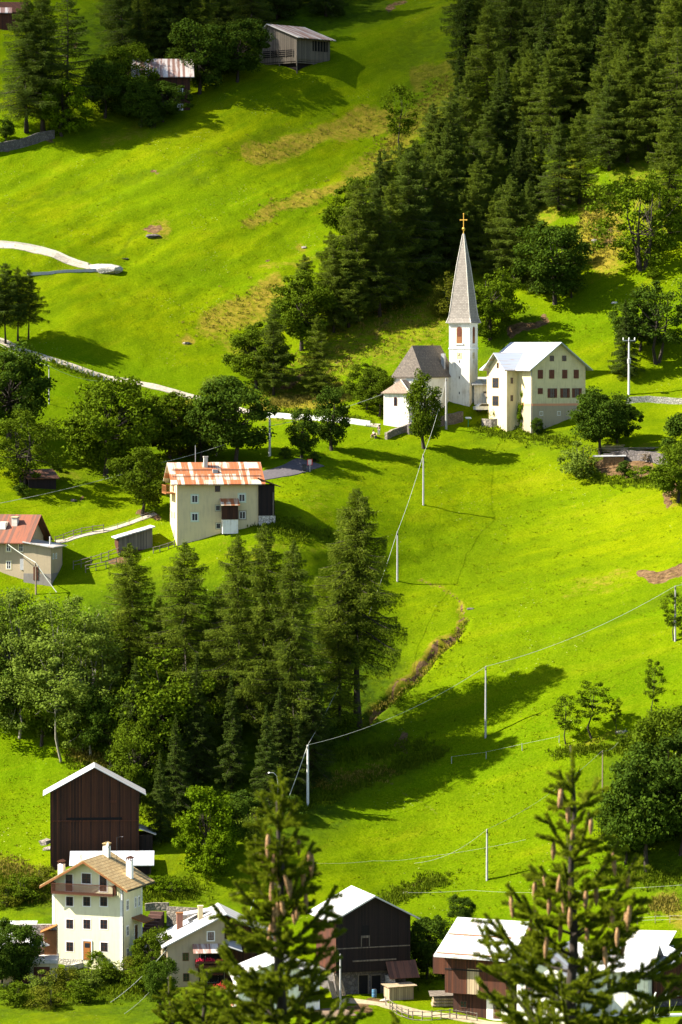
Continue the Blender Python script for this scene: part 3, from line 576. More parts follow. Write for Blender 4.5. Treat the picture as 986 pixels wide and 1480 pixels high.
# the wooded ravine in the middle
for a in [
    ('tall_larch', 516, 1052, 702, 'tallest larch with a long bare trunk at the right of the ravine', 0, 1.0), ('tall_larch', 424, 1105, 780, 'dark larch second from the right in the ravine', 1, 1.0), ('tall_larch', 382, 1085, 757, 'slim larch behind the dark one in the ravine', 1, .95), ('tall_larch', 345, 1075, 772, 'pale olive larch in the centre of the ravine grove', 2, .95), ('tall_larch', 268, 1060, 782, 'wide larch below the orange roofed house', 2, 1.2), ('tall_larch', 188, 1040, 780, 'larch below the small wooden shed', 1, 1.3),
    ('larch', 490, 1060, 830, 'smaller larch tucked left of the tallest larch', 4, 1.0), ('larch', 318, 1040, 850, 'larch between the wide one and the pale one in the ravine', 0, 1.0), ('larch', 232, 1040, 860, 'shorter larch left of the wide one in the ravine', 1, 1.0), ('larch', 404, 1090, 880, 'short larch in front of the slim one in the ravine', 3, 1.0),
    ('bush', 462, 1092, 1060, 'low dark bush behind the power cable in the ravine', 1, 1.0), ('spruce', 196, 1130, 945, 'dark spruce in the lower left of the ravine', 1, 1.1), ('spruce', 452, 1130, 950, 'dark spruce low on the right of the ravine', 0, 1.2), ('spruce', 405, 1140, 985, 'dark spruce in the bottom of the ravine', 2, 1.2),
    ('aspen', 28, 1062, 838, 'grey green aspen at the left edge of the ravine', 0, 1.1), ('aspen', 92, 1092, 848, 'large pale aspen with visible stems left of the ravine', 1, 1.15), ('aspen', -15, 1050, 850, 'aspen cut off by the left edge of the picture', 2, 1.0), ('aspen', 62, 1060, 868, 'aspen between the two larger pale ones', 2, 1.2), ('aspen', 132, 1090, 885, 'aspen at the right of the pale group', 0, 1.1), ('darkbroad', 15, 1045, 930, 'dark leafy tree under the aspens at the left edge', 0, 1.0), ('broad', 60, 1075, 960, 'leafy tree at the meadow edge under the aspens', 2, 1.0),
    ('broad', 240, 1110, 930, 'yellow green leafy tree in front of the wide larch', 3, 1.0), ('darkbroad', 160, 1110, 985, 'dark leafy tree left of the spruce in the ravine', 1, .9), ('spruce', 285, 1130, 940, 'dark spruce in the middle of the ravine', 0, 1.0), ('spruce', 335, 1140, 975, 'dark spruce standing in for a shaded leafy tree low under the pale larch', 2, 1.0), ('broad', 200, 1160, 1030, 'leafy tree behind the right of the dark barn', 0, .9), ('spruce', 255, 1175, 1030, 'dark spruce standing in for a shaded leafy tree, ravine bottom right of the barn', 1, 1.0), ('spruce', 385, 1165, 1020, 'dark spruce standing in for a shaded leafy tree at the ravine bottom', 0, 1.0),  # leafy trees swapped for darker spruces, putting the ravine's shade into colour
    ('spruce', 232, 1215, 1080, 'dark shaded spruce behind the lean-to of the barn', 0, 1.0), ('spruce', 430, 1150, 1030, 'dark spruce standing in for a shaded leafy tree left of the white cable pole', 1, 1.0), ('broad', 120, 1085, 990, 'leafy tree above the roof of the dark barn', 1, .9), ('bush', 470, 1085, 1040, 'dark bush at the foot of the tallest larch', 1, 1.0), ('bush', 505, 1072, 1032, 'bush left of the bare larch trunk', 0, 1.0), ('bush', 350, 1180, 1140, 'dark bush in the ravine bottom above the willow', 1, 1.3), ('bush', 420, 1185, 1150, 'dark bush left of the pole foot', 1, 1.2),  # spruces here also stand in for leafy trees darkened by shade
    ('bright', 302, 1256, 1135, 'bright leafy tree between the barn and the foreground spruce', 1, 1.0), ('darkbroad', 330, 1240, 1150, 'dark tree close right of the bright leafy tree', 1, .8), ('greybush', 365, 1215, 1165, 'pale willow bush right of the bright leafy tree', 0, 1.0), ('bright', 312, 1276, 1200, 'small bright tree in front of the bright leafy tree', 0, .9),
    ('slender', 818, 1076, 1000, 'small tree at the left of the three on the right meadow', 0, 1.2), ('slender', 856, 1068, 982, 'small bushy tree in the middle of the three on the right meadow', 1, 1.7), ('slender', 890, 1062, 1005, 'tiny sapling right of the bushy tree on the meadow', 1, .8), ('slender', 945, 1042, 948, 'narrow upright tree above the large round trees at the right', 1, .9), ('slender', 974, 925, 850, 'small tree behind the grey pole at the right edge', 0, 1.2),
    ('darkbroad', 935, 1255, 1075, 'large dark round tree at the right of the meadow', 0, .95), ('darkbroad', 985, 1230, 1035, 'large leafy tree cut off by the right edge', 2, 1.0), ('broad', 960, 1180, 1010, 'leafy tree behind the large dark one at the right', 1, .9), ('darkbroad', 905, 1245, 1130, 'dark tree low at the left of the large round one', 1, 1.0), ('bush', 905, 1080, 1052, 'bush by the stones above the large round tree', 0, 1.2), ('bush', 935, 1085, 1050, 'reddish edged bush above the large round tree', 2, 1.0),
    ('darkbroad', 668, 1342, 1290, 'dark round tree alone above the white roofed barn', 1, 1.0), ('darkbroad', 618, 1420, 1320, 'dark tree between the two big barns', 1, .9), ('darkbroad', 600, 1400, 1335, 'dark tree against the right wall of the big barn', 0, .7), ('bush', 640, 1420, 1395, 'low bush between the two big barns', 1, 1.0),
    ('broad', 222, 1420, 1340, 'leafy tree left of the grey house', 1, .9), ('bright', 200, 1395, 1352, 'young bright tree at the corner of the yellow house', 1, .7), ('darkbroad', 232, 1460, 1385, 'dark tree at the left foot of the grey house', 1, .9), ('darkbroad', 22, 1425, 1325, 'dark leafy tree in front of the garage at the left edge', 1, 1.1), ('darkbroad', 2, 1430, 1345, 'dark tree cut off at the lower left edge', 0, 1.0),
    ('bush', 142, 1402, 1370, 'bright shrub right of the orange door', 2, .8), ('greybush', 60, 1440, 1402, 'grey shrub below the garages', 0, 1.2), ('greybush', 95, 1438, 1396, 'grey green shrub below the yellow house, left', 1, 1.2), ('greybush', 128, 1436, 1394, 'grey green shrub below the orange door', 0, 1.2), ('bush', 160, 1430, 1392, 'shrub below the right of the yellow house', 0, 1.2), ('greybush', 182, 1425, 1385, 'grey shrub right of the others below the yellow house', 1, 1.1), ('bush', 20, 1462, 1425, 'green shrub at the lower left corner', 0, 1.3), ('greybush', 70, 1468, 1432, 'olive shrub on the slope at the lower left', 1, 1.3), ('bush', 115, 1460, 1425, 'green shrub on the lower left slope', 0, 1.3), ('bush', 205, 1440, 1398, 'shrub left of the foot of the dark tree by the grey house', 0, 1.0),
    ('bush', 225, 1285, 1262, 'low shrub right of the yellow house steps', 2, 1.3), ('bush', 250, 1295, 1270, 'bright low shrub on the bank right of the yellow house', 2, 1.3), ('bush', 30, 1300, 1262, 'tall weeds and shrub on the bank above the annex', 0, 1.5), ('greybush', 60, 1280, 1245, 'olive shrub at the left foot of the dark barn', 1, 1.2), ('greybush', 10, 1310, 1275, 'olive shrub at the left edge above the annex', 1, 1.4),
    ]:
    tree(a[0], a[1], a[2], a[3], a[4], None, a[5], a[6])
# ---------------------------------------------------------------- building materials
def shingles(name, c, c2, row_=0.30, col_=0.16, ax='xz', dirt=None):
    t = NT(name); v = t.coord()
    sp = t.new('ShaderNodeSeparateXYZ'); t.l(v, sp.inputs[0]); cb = t.new('ShaderNodeCombineXYZ')
    t.l(t.math('ADD', sp.outputs[0], sp.outputs[1]), cb.inputs[0]); t.l(t.math('MULTIPLY', sp.outputs[2], 1.0), cb.inputs[1])
    b = t.new('ShaderNodeTexBrick'); t.l(cb.outputs[0], b.inputs['Vector'])
    b.inputs['Color1'].default_value = (*c, 1); b.inputs['Color2'].default_value = (*c2, 1); b.inputs['Mortar'].default_value = (*[x * .25 for x in c], 1)
    b.inputs['Scale'].default_value = 1; b.inputs['Brick Width'].default_value = col_ * 2; b.inputs['Row Height'].default_value = row_; b.inputs['Mortar Size'].default_value = 0.02
    n = t.noise(v, 1.2, 6, .7)
    cc = t.mix(t.ramp(n, [(.35, 0), (.7, .6)]), b.outputs['Color'], tuple(x * .45 for x in c))
    if dirt: cc = t.mix(t.ramp(t.noise(v, .7, 5), [(.5, 0), (.7, .7)]), cc, dirt)
    t.bump(b.outputs['Fac'], -0.4, 0.03)
    return t.color(cc)
def metal_roof(name, c, rust, amt, seam=0.6, ax=0, lo=.5, panel=None):
    t = NT(name); t.b.inputs['Roughness'].default_value = .55
    co = t.new('ShaderNodeTexCoord'); sx = t.new('ShaderNodeSeparateXYZ'); t.l(co.outputs['Object'], sx.inputs[0])
    h = t.math('DIVIDE', sx.outputs[ax], seam); wn = t.new('ShaderNodeTexWhiteNoise', noise_dimensions='1D'); t.l(t.math('FLOOR', h), wn.inputs['W'])
    sc = [.35, .35, .35]; sc[ax] = 3.0
    n = t.noise(t.coord(scale=tuple(sc)), 1.0, 5, .65)
    f = t.math('ADD', t.math('MULTIPLY', n, .8), t.math('MULTIPLY', wn.outputs['Value'], .35))
    if panel:
        w2 = t.new('ShaderNodeTexWhiteNoise', noise_dimensions='2D'); cb = t.new('ShaderNodeCombineXYZ')
        t.l(t.math('FLOOR', t.math('DIVIDE', sx.outputs[ax], panel[0])), cb.inputs[0]); t.l(t.math('FLOOR', t.math('DIVIDE', sx.outputs[2], panel[1])), cb.inputs[1]); t.l(cb.outputs[0], w2.inputs['Vector'])
        f = t.math('ADD', t.math('MULTIPLY', f, .78), t.math('MULTIPLY', w2.outputs['Value'], .34))
    rf = t.ramp(f, [(lo, 0), (lo + .14, 1)])
    cc = t.mix(t.math('MULTIPLY', rf, amt), c, t.mix(t.noise(t.coord(), 4, 3), rust, tuple(x * .6 for x in rust)))
    g = t.math('LESS_THAN', t.math('FRACT', h), .07)
    cc = t.mix(t.math('MULTIPLY', g, .45), cc, tuple(x * .5 for x in c))
    return t.color(cc)
def stone(name, c, c2, sc=2.2, gap=(.05, .045, .035)):
    t = NT(name); v = t.coord()
    vo = t.new('ShaderNodeTexVoronoi'); vo.inputs['Scale'].default_value = sc; t.l(v, vo.inputs['Vector'])
    ve = t.new('ShaderNodeTexVoronoi', feature='DISTANCE_TO_EDGE'); ve.inputs['Scale'].default_value = sc; t.l(v, ve.inputs['Vector'])
    cc = t.mix(vo.outputs['Color'], c, c2); e = t.ramp(ve.outputs['Distance'], [(0.0, 1), (.09, 0)])
    t.bump(ve.outputs['Distance'], .8, .1)
    return t.color(t.mix(e, cc, gap))
P_WHITE = plaster('white_plaster', (.76, .73, .64), (.36, .30, .20), .7)
P_CREAM = plaster('cream_plaster', (.60, .51, .29), (.34, .28, .17), .65)
P_YELLOW = plaster('pale_yellow_plaster', (.68, .65, .42), (.5, .45, .28), .45)
P_BEIGE = plaster('beige_plaster', (.60, .49, .27), (.38, .31, .2), .5)
P_GREY = plaster('grey_plaster', (.36, .29, .19), (.22, .18, .13), .5)
P_DARKGREY = plaster('dark_grey_render', (.20, .18, .16), (.12, .11, .1), .5)
P_PINK = plaster('pink_band_paint', (.62, .27, .14), (.5, .25, .16), .3)
TRIM = flat('white_trim', (.8, .79, .74), .7, 0, .1)
GREENTRIM = flat('pale_green_trim', (.52, .58, .42), .7, 0, .15)
BROWN = flat('brown_joinery', (.085, .030, .014), .6)
REDBROWN = flat('red_brown_shutter', (.125, .036, .018), .6)
ORANGEWOOD = flat('orange_wood', (.34, .13, .03), .5)
FASCIA = flat('brown_fascia_wood', (.26, .105, .035), .6)
DARKW = flat('dark_timber', (.035, .024, .018), .8)
GLASS = flat('window_glass', (.018, .022, .028), .12); GLASS.node_tree.nodes['Principled BSDF'].inputs['Specular IOR Level'].default_value = .6
BLACK = flat('dark_opening', (.008, .007, .007), .9)
METAL = flat('grey_metal', (.42, .42, .42), .5, .3)
DMETAL = flat('dark_metal', (.05, .05, .055), .5, .5)
W_DARK = wood('dark_barn_boards', (.072, .026, .012), (.012, .007, .006))
W_RED = wood('reddish_boards', (.095, .030, .013), (.034, .014, .009))
W_GREY = wood('weathered_boards', (.20, .165, .125), (.085, .07, .055))
W_PALE = wood('pale_boards', (.42, .32, .2), (.24, .18, .11), .3)
W_BLACK = wood('blackened_boards', (.020, .012, .010), (.008, .006, .006))
R_TAN = shingles('tan_shingles', (.52, .37, .17), (.40, .26, .11), .28, .25)
R_GREY = shingles('grey_brown_shingles', (.20, .165, .13), (.11, .09, .075), .26, .13)
R_SPIRE = shingles('pale_spire_shingles', (.33, .295, .255), (.24, .21, .18), .28, .14)
R_APSE = shingles('brown_shingles', (.33, .25, .18), (.22, .16, .115), .24, .12)
R_ORANGE = metal_roof('rusted_panel_roof', (.50, .43, .33), (.38, .125, .045), 1.0, .55, 0, .47, (1.45, .85))
R_WHITE = metal_roof('white_metal_roof', (.44, .44, .43), (.32, .22, .14), .6, .7, 0, .60)
R_WHITEY = metal_roof('white_sheet_roof', (.44, .44, .43), (.32, .22, .14), .6, .7, 1, .60)
R_BLUE = metal_roof('bluish_metal_roof', (.36, .39, .44), (.42, .25, .12), .7, .55, 1, .64)
R_RUSTY = metal_roof('patchy_rusty_roof', (.50, .45, .40), (.26, .11, .06), .9, .5, 1, .50)
R_RUSTX = metal_roof('old_rusty_roof', (.52, .46, .42), (.26, .12, .08), .9, .5, 0, .50)
R_RED = metal_roof('red_painted_roof', (.20, .068, .036), (.13, .065, .045), .9, .5, 0, .5)
R_DARK = metal_roof('dark_rust_roof', (.16, .07, .04), (.09, .045, .03), .8, .4, 0, .5)
S_STONE = stone('rubble_stone', (.30, .26, .21), (.16, .14, .12))
S_PALE = stone('pale_stone', (.58, .54, .46), (.36, .33, .28), 3)
S_DARK = stone('dark_stone', (.15, .13, .12), (.07, .06, .06))
CONC = flat('pale_concrete', (.56, .52, .45), .9)
GOLD = flat('gold_leaf', (.78, .46, .08), .3, .85, .1)
# ---------------------------------------------------------------- building helpers
class Face:
    "a wall plane: (ox,oy) its left lower corner seen from outside, ang the direction it runs in"
    def __init__(s, ox, oy, ang): s.o = (ox, oy); s.c, s.s = math.cos(R(ang)), math.sin(R(ang))
    def p(s, a, out, z): return (s.o[0] + a * s.c + out * s.s, s.o[1] + a * s.s - out * s.c, z)
    def box(s, mb, a0, a1, o0, o1, z0, z1):
        q = [s.p(a, o, z) for z in (z0, z1) for a, o in ((a0, o1), (a1, o1), (a1, o0), (a0, o0))]
        return mb.add(q, [(0, 3, 2, 1), (4, 5, 6, 7), (0, 1, 5, 4), (1, 2, 6, 5), (2, 3, 7, 6), (3, 0, 4, 7)])
def win(root, F, a, z, w, h, frame=BROWN, sur=None, sw=.14, shut=None, mull=True, bar=1, name='window', glass=GLASS, shm=REDBROWN, sill=None, label=None):
    "window centred at a, z on face F"
    mb = MB(); t = .07; x0, x1, z0, z1 = a - w / 2, a + w / 2, z - h / 2, z + h / 2
    F.box(mb, x0, x0 + t, .0, .05, z0, z1); F.box(mb, x1 - t, x1, .0, .05, z0, z1)
    F.box(mb, x0 + t, x1 - t, .0, .05, z0, z0 + t); F.box(mb, x0 + t, x1 - t, .0, .05, z1 - t, z1)
    if mull: F.box(mb, a - .03, a + .03, .0, .045, z0 + t, z1 - t)
    for k in range(bar): F.box(mb, x0 + t, x1 - t, .0, .04, z0 + (k + 1) * h / (bar + 1) - .02, z0 + (k + 1) * h / (bar + 1) + .02)
    o = mb.build(name, frame, root)
    if label: o['label'] = label
    F.box(MBX := MB(), x0 + t * .5, x1 - t * .5, -.02, .02, z0 + t * .5, z1 - t * .5); MBX.build('pane', glass, o)
    if sur:
        m = MB(); F.box(m, x0 - sw, x0, -.02, .028, z0 - sw, z1 + sw); F.box(m, x1, x1 + sw, -.02, .028, z0 - sw, z1 + sw)
        F.box(m, x0, x1, -.02, .028, z1, z1 + sw); F.box(m, x0, x1, -.02, .028, z0 - sw, z0); m.build('surround', sur, o)
    if sill: F.box(m := MB(), x0 - .1, x1 + .1, -.02, .12, z0 - .09, z0 - .003); m.build('sill', sill, o)
    if shut == 'open':
        for q in (x0 - w * .5 - .01, x1 + .01): F.box(m := MB(), q, q + w * .5, .03, .075, z0, z1); m.build('shutter', shm, o)
    if shut == 'closed':
        for q in (x0, a + .01): F.box(m := MB(), q, q + w * .5 - .01, .055, .10, z0, z1); m.build('shutter', shm, o)
    return o
def door(root, F, a, z0, w, h, mat, frame=TRIM, glass=None, handle=True):
    m = MB(); F.box(m, a - w / 2, a + w / 2, 0, .06, z0, z0 + h)
    for k in range(2): F.box(m, a - w * .32, a + w * .32, .06, .085, z0 + .15 + k * h * .32, z0 + .15 + k * h * .32 + h * .24)
    o = m.build('door', mat, root)
    if frame:
        f = MB(); F.box(f, a - w / 2 - .12, a - w / 2, -.02, .09, z0, z0 + h + .12); F.box(f, a + w / 2, a + w / 2 + .12, -.02, .09, z0, z0 + h + .12); F.box(f, a - w / 2, a + w / 2, -.02, .09, z0 + h, z0 + h + .12)
        f.build('door_frame', frame, o)
    if glass: F.box(m := MB(), a - w * .3, a + w * .3, .06, .09, z0 + h * .66, z0 + h * .9); m.build('pane', GLASS, o)
    if handle: F.box(m := MB(), a + w * .36, a + w * .42, .06, .13, z0 + h * .45, z0 + h * .5); m.build('handle', DMETAL, o)
    return o
def gable_y(W_, D_, ze, zr, mat_wall, root, base=-3, xr=None, name='wall'):
    "gable faces front; ridge along y at x = xr"
    xr = W_ / 2 if xr is None else xr
    return MB().prism([(0, base), (W_, base), (W_, ze), (xr, zr), (0, ze)], 0, D_, 'y').build(name, mat_wall, root)
def gable_x(W_, D_, ze, zr, mat_wall, root, base=-3, yr=None, name='wall'):
    yr = D_ / 2 if yr is None else yr
    return MB().prism([(0, base), (D_, base), (D_, ze), (yr, zr), (0, ze)], 0, W_, 'x').build(name, mat_wall, root)
def roof_y(W_, D_, ze, zr, mat, root, of=.6, os=.6, t=.18, xr=None, ob=None, lift=.03):
    xr = W_ / 2 if xr is None else xr; ob = of if ob is None else ob
    m = MB()
    dl = (zr - ze) / xr * os; dr = (zr - ze) / (W_ - xr) * os
    for side in (0, 1):
        xe, zx = (-os, ze - dl) if side == 0 else (W_ + os, ze - dr)
        a, b = (xr, zr + lift), (xe, zx + lift)
        q = [(a[0], -of, a[1]), (b[0], -of, b[1]), (b[0], D_ + ob, b[1]), (a[0], D_ + ob, a[1])]
        lo = [(x, y, z) for x, y, z in q]; hi = [(x, y, z + t) for x, y, z in q]
        m.add(lo + hi, [(0, 3, 2, 1), (4, 5, 6, 7), (0, 1, 5, 4), (1, 2, 6, 5), (2, 3, 7, 6), (3, 0, 4, 7)] if side == 0 else [(0, 1, 2, 3), (7, 6, 5, 4), (4, 5, 1, 0), (5, 6, 2, 1), (6, 7, 3, 2), (7, 4, 0, 3)])
    return m.build('roof', mat, root)
def roof_x(W_, D_, ze, zr, mat, root, of=.6, os=.6, t=.18, yr=None, lift=.03):
    "ridge along x; of = overhang past the gable ends, os = past the eaves"
    yr = D_ / 2 if yr is None else yr; m = MB()
    df = (zr - ze) / yr * os; db = (zr - ze) / (D_ - yr) * os
    for side in (0, 1):
        ye, zx = (-os, ze - df) if side == 0 else (D_ + os, ze - db)
        q = [(-of, yr, zr + lift), (-of, ye, zx + lift), (W_ + of, ye, zx + lift), (W_ + of, yr, zr + lift)]
        hi = [(x, y, z + t) for x, y, z in q]
        m.add(q + hi, [(0, 3, 2, 1), (4, 5, 6, 7), (0, 1, 5, 4), (1, 2, 6, 5), (2, 3, 7, 6), (3, 0, 4, 7)])
    return m.build('roof', mat, root)
def chimney(parent, x, y, z0, z1, w=.7, mat=TRIM, cap=BROWN, kind=0):
    m = MB().box(x - w / 2, x + w / 2, y - w / 2, y + w / 2, z0, z1); o = m.build('chimney', mat, parent)
    c = MB()
    if kind == 0:
        c.box(x - w * .6, x + w * .6, y - w * .6, y + w * .6, z1 + .32, z1 + .40)
        for sx in (-1, 1):
            for sy in (-1, 1): c.box(x + sx * w * .4 - .05, x + sx * w * .4 + .05, y + sy * w * .4 - .05, y + sy * w * .4 + .05, z1, z1 + .32)
        c.prism([(x - w * .6, z1 + .4), (x + w * .6, z1 + .4), (x, z1 + .62)], y - w * .6, y + w * .6, 'y')
    else:
        c.box(x - w * .62, x + w * .62, y - w * .62, y + w * .62, z1, z1 + .14)
    c.build('chimney_cap', cap, o); return o
def rail(F, a0, a1, out, z0, h, mat, root, name='balcony', solid=True, floor=True, gap=.16, in_=0.0):
    "balcony with floor, posts and rail on face F"
    m = MB()
    F.box(m, a0, a1, in_, out, z0 - .18, z0); o = m.build(name, mat, root)
    r = MB(); F.box(r, a0, a1, out - .07, out, z0 + h - .09, z0 + h); F.box(r, a0, a1, out - .06, out - .01, z0 + .08, z0 + .15)
    for aa in (a0, a1 - .07): F.box(r, aa, aa + .07, in_, out - .07, z0 + h - .09, z0 + h)
    n = max(2, int((a1 - a0) / (2.0 if not solid else gap)))
    for k in range(n + 1):
        a = a0 + (a1 - a0 - .05) * k / n; F.box(r, a, a + (.05 if solid else .09), out - .055, out - .015, z0 - .1, z0 + h - .09)
    for k in range(int((out - in_) / gap)):
        for aa in (a0 + .005, a1 - .055): F.box(r, aa, aa + .05, in_ + k * gap, in_ + k * gap + .05, z0, z0 + h - .09)
    r.build('railing', mat, o); return o
def site(u, v, rz, name, label, cat, group=None, dz=0):
    p = ground(u, v); o = empty(name, p + Vector((0, 0, dz)), R(rz), label, cat, group)
    return o, FPX / base_depth(p)
# ================================================================ the church on its knoll
def arch(F, mb, a, z0, w, h, o0, o1, n=8):
    pts = [(a - w / 2, z0), (a + w / 2, z0)] + [(a + w / 2 * math.cos(PI * k / n), z0 + h - w / 2 + w / 2 * math.sin(PI * k / n)) for k in range(n + 1)]
    q = [F.p(x, o1, z) for x, z in pts] + [F.p(x, o0, z) for x, z in pts]; m = len(pts)
    mb.add(q, [tuple(range(m)), tuple(range(m, 2 * m))[::-1]] + [(i + m, (i + 1) % m + m, (i + 1) % m, i) for i in range(m)])
def hip(mb, x0, x1, y0, y1, ze, zr, ins_f, ins_b, ov=.35, t=.16):
    "ridge along y, hipped at the front by ins_f"
    xm = (x0 + x1) / 2; k = (zr - ze) / ((x1 - x0) / 2)
    e = [(x0 - ov, y0 - ov, ze - .25), (x1 + ov, y0 - ov, ze - .25), (x1 + ov, y1 + ov, ze - .25), (x0 - ov, y1 + ov, ze - .25)]
    r = [(xm, y0 + ins_f, zr), (xm, y1 - ins_b + (ov if ins_b == 0 else 0), zr)]
    up = [(x, y, z + t) for x, y, z in e] 
    mb.add(e + up + r, [(0, 3, 2, 1), (0, 1, 5, 4), (1, 2, 6, 5), (2, 3, 7, 6), (3, 0, 4, 7), (4, 5, 8), (5, 6, 9, 8), (6, 7, 9), (7, 4, 8, 9)])
ch, k = site(554.6, 616, -23.7, 'church', 'white alpine church with slender shingled spire, low sacristy and steep dark roof', 'church')
m = MB().box(-.05, 5.35, 4.5, 18.9, -2, 8.3); m.build('nave_wall', P_WHITE, ch)
hip(m := MB(), -.05, 5.35, 4.5, 18.9, 8.3, 13.6, 1.8, 0.0); nr = m.build('nave_roof', R_GREY, ch)
MB().box(4.4, 5.0, 15.2, 15.8, 9.2, 12.2).build('roof_vent', METAL, nr)
MB().prism([(0, 0), (4.7, 0), (4.7, 4.5), (0, 4.5)], -2, 5.55, 'z').build('sacristy_wall', P_WHITE, ch)
hip(m := MB(), 0, 4.7, 0, 4.5, 5.6, 7.7, 2.0, 0.0); sr = m.build('sacristy_roof', R_APSE, ch)
MB().tube([(2.35, 2.0, 7.75), (5.05, -.35, 5.50)], .09, 5).build('roof_ridge', CONC, sr)
F0 = Face(0, 0, 0)
arch(F0, m := MB(), 2.2, 3.3, .62, 1.5, 0, .05); w_ = m.build('window', REDBROWN, ch)
arch(F0, m := MB(), 2.2, 3.42, .38, 1.26, .03, .07); m.build('pane', GLASS, w_)
TX, TY, TW = 5.35, 16.6, 3.85
m = MB().box(TX, TX + TW, TY, TY + TW, -1, 17.6)
tw = m.build('tower_wall', P_WHITE, ch)
m = MB(); m.box(TX - .09, TX + TW + .09, TY - .09, TY + TW + .09, 12.95, 13.2); m.box(TX - .12, TX + TW + .12, TY - .12, TY + TW + .12, 17.35, 17.62); m.build('cornice', TRIM, tw)
FT, FR_ = Face(TX, TY, 0), Face(TX + TW, TY, 90)
for F in (FT, FR_):
    arch(F, m := MB(), TW / 2, 13.95, 1.02, 2.95, 0, .05); s_ = m.build('belfry_window', FASCIA, ch)
    arch(F, m := MB(), TW / 2, 15.2, .72, 1.6, .03, .08); m.build('louvre', REDBROWN, s_)
    m = MB(); F.box(m, TW / 2 - .75, TW / 2 + .75, 0, .14, 13.75, 13.92); m.build('sill', TRIM, s_)
    m = MB(); F.box(m, TW / 2 - .5, TW / 2 + .5, 0, .03, 11.3, 12.4); c_ = m.build('clock_panel', P_CREAM, ch)
    m = MB(); F.box(m, TW / 2 - .04, TW / 2 + .04, .03, .06, 11.8, 12.25); F.box(m, TW / 2 - .22, TW / 2, .03, .06, 11.8, 11.88); m.build('clock_hand', DMETAL, c_)
for z in (10.6, 7.8, 5.1): m = MB(); FT.box(m, TW / 2 - .05, TW / 2 + .1, 0, .03, z, z + .42); m.build('slit_window', BLACK, ch)
# spire: square, flared at the eaves
cx, cy = TX + TW / 2, TY + TW / 2
prof = [(2.35, 17.5), (2.05, 18.3), (1.83, 19.6), (1.42, 23.4), (.92, 27.6), (.10, 33.1)]
m = MB(); vs = []
for r_, z in prof: vs += [(cx - r_, cy - r_, z), (cx + r_, cy - r_, z), (cx + r_, cy + r_, z), (cx - r_, cy + r_, z)]
m.add(vs, [(0, 3, 2, 1)] + [(4 * i + k2, 4 * i + (k2 + 1) % 4, 4 * i + 4 + (k2 + 1) % 4, 4 * i + 4 + k2) for i in range(5) for k2 in range(4)] + [(20, 21, 22, 23)])
sp = m.build('spire', R_SPIRE, ch)
m = MB()
for sx, sy in ((-1, -1), (1, -1), (1, 1), (-1, 1)): m.tube([(cx + sx * r_, cy + sy * r_, z + .02) for r_, z in prof], .085, 4)
m.build('hip_flashing', CONC, sp)
m = MB(); m.lathe([(.03, 33), (.11, 33.2), (.06, 33.5), (.1, 33.55), (.26, 33.75), (.30, 33.95), (.2, 34.2), (.05, 34.3)], (cx, cy, 0), 10); m.build('golden_ball', GOLD, sp)
m = MB().box(cx - .06, cx + .06, cy - .05, cy + .05, 34.25, 36.5).box(cx - .55, cx - .061, cy - .05, cy + .05, 35.45, 35.6).box(cx + .061, cx + .55, cy - .05, cy + .05, 35.45, 35.6)
for q in ((cx - .6, 35.52), (cx + .6, 35.52), (cx, 36.6)): m.box(q[0] - .10, q[0] + .10, cy - .06, cy + .06, q[1] - .1, q[1] + .1)
m.build('cross', GOLD, sp)
# ================================================================ parsonage
pa, k = site(769, 626, 30, 'parsonage', 'tall cream house with brown shutters, pink band and bluish metal roof beside the church', 'house')
Wp, Dp, ze, zr = 10.9, 14.5, 11.4, 15.4
gable_y(Wp, Dp, ze, zr, P_CREAM, pa)
roof_y(Wp, Dp, ze, zr, R_BLUE, pa, .9, 1.0, .16)
F = Face(0, 0, 0); fx = lambda x: (x - 435) / 430 * Wp; fz = lambda y: (806 - y) / 5.478 / k
m = MB(); F.box(m, .0, Wp, 0, .045, -3, fz(588)); F_l = Face(0, Dp, -90); F_l.box(m, Dp - 4.2, Dp, 0, .045, -3, fz(588)); m.build('plinth', P_GREY, pa)
m = MB(); F.box(m, 0, Wp, 0, .06, fz(588) + .003, fz(570)); F_l.box(m, Dp - 4.2, Dp, 0, .06, fz(588) + .003, fz(570)); m.build('painted_band', P_PINK, pa)
m = MB()
for j in range(14):
    z = fz(570) + .35 + j * .62
    if z < ze - .4:
        w = .75 if j % 2 else .45
        F.box(m, 0, w, 0, .03, z, z + .5); F.box(m, Wp - w, Wp, 0, .03, z, z + .5)
m.build('quoins', P_BEIGE, pa)
for x in (593, 693): win(pa, F, fx(x), fz(212), .85, .95, BROWN, None, mull=True)
for x in (500, 592, 697, 790): win(pa, F, fx(x), fz(337), 1.0, 1.5, BROWN, None, shut='closed')
win(pa, F, fx(500), fz(470), .95, 1.0, BROWN, shut='closed')
for x in (597, 700, 795): win(pa, F, fx(x), fz(487), .95, 1.6, BROWN, shut='open')
for x in (509, 650): win(pa, F, fx(x), fz(648), .7, .75, TRIM, P_CREAM, .17)
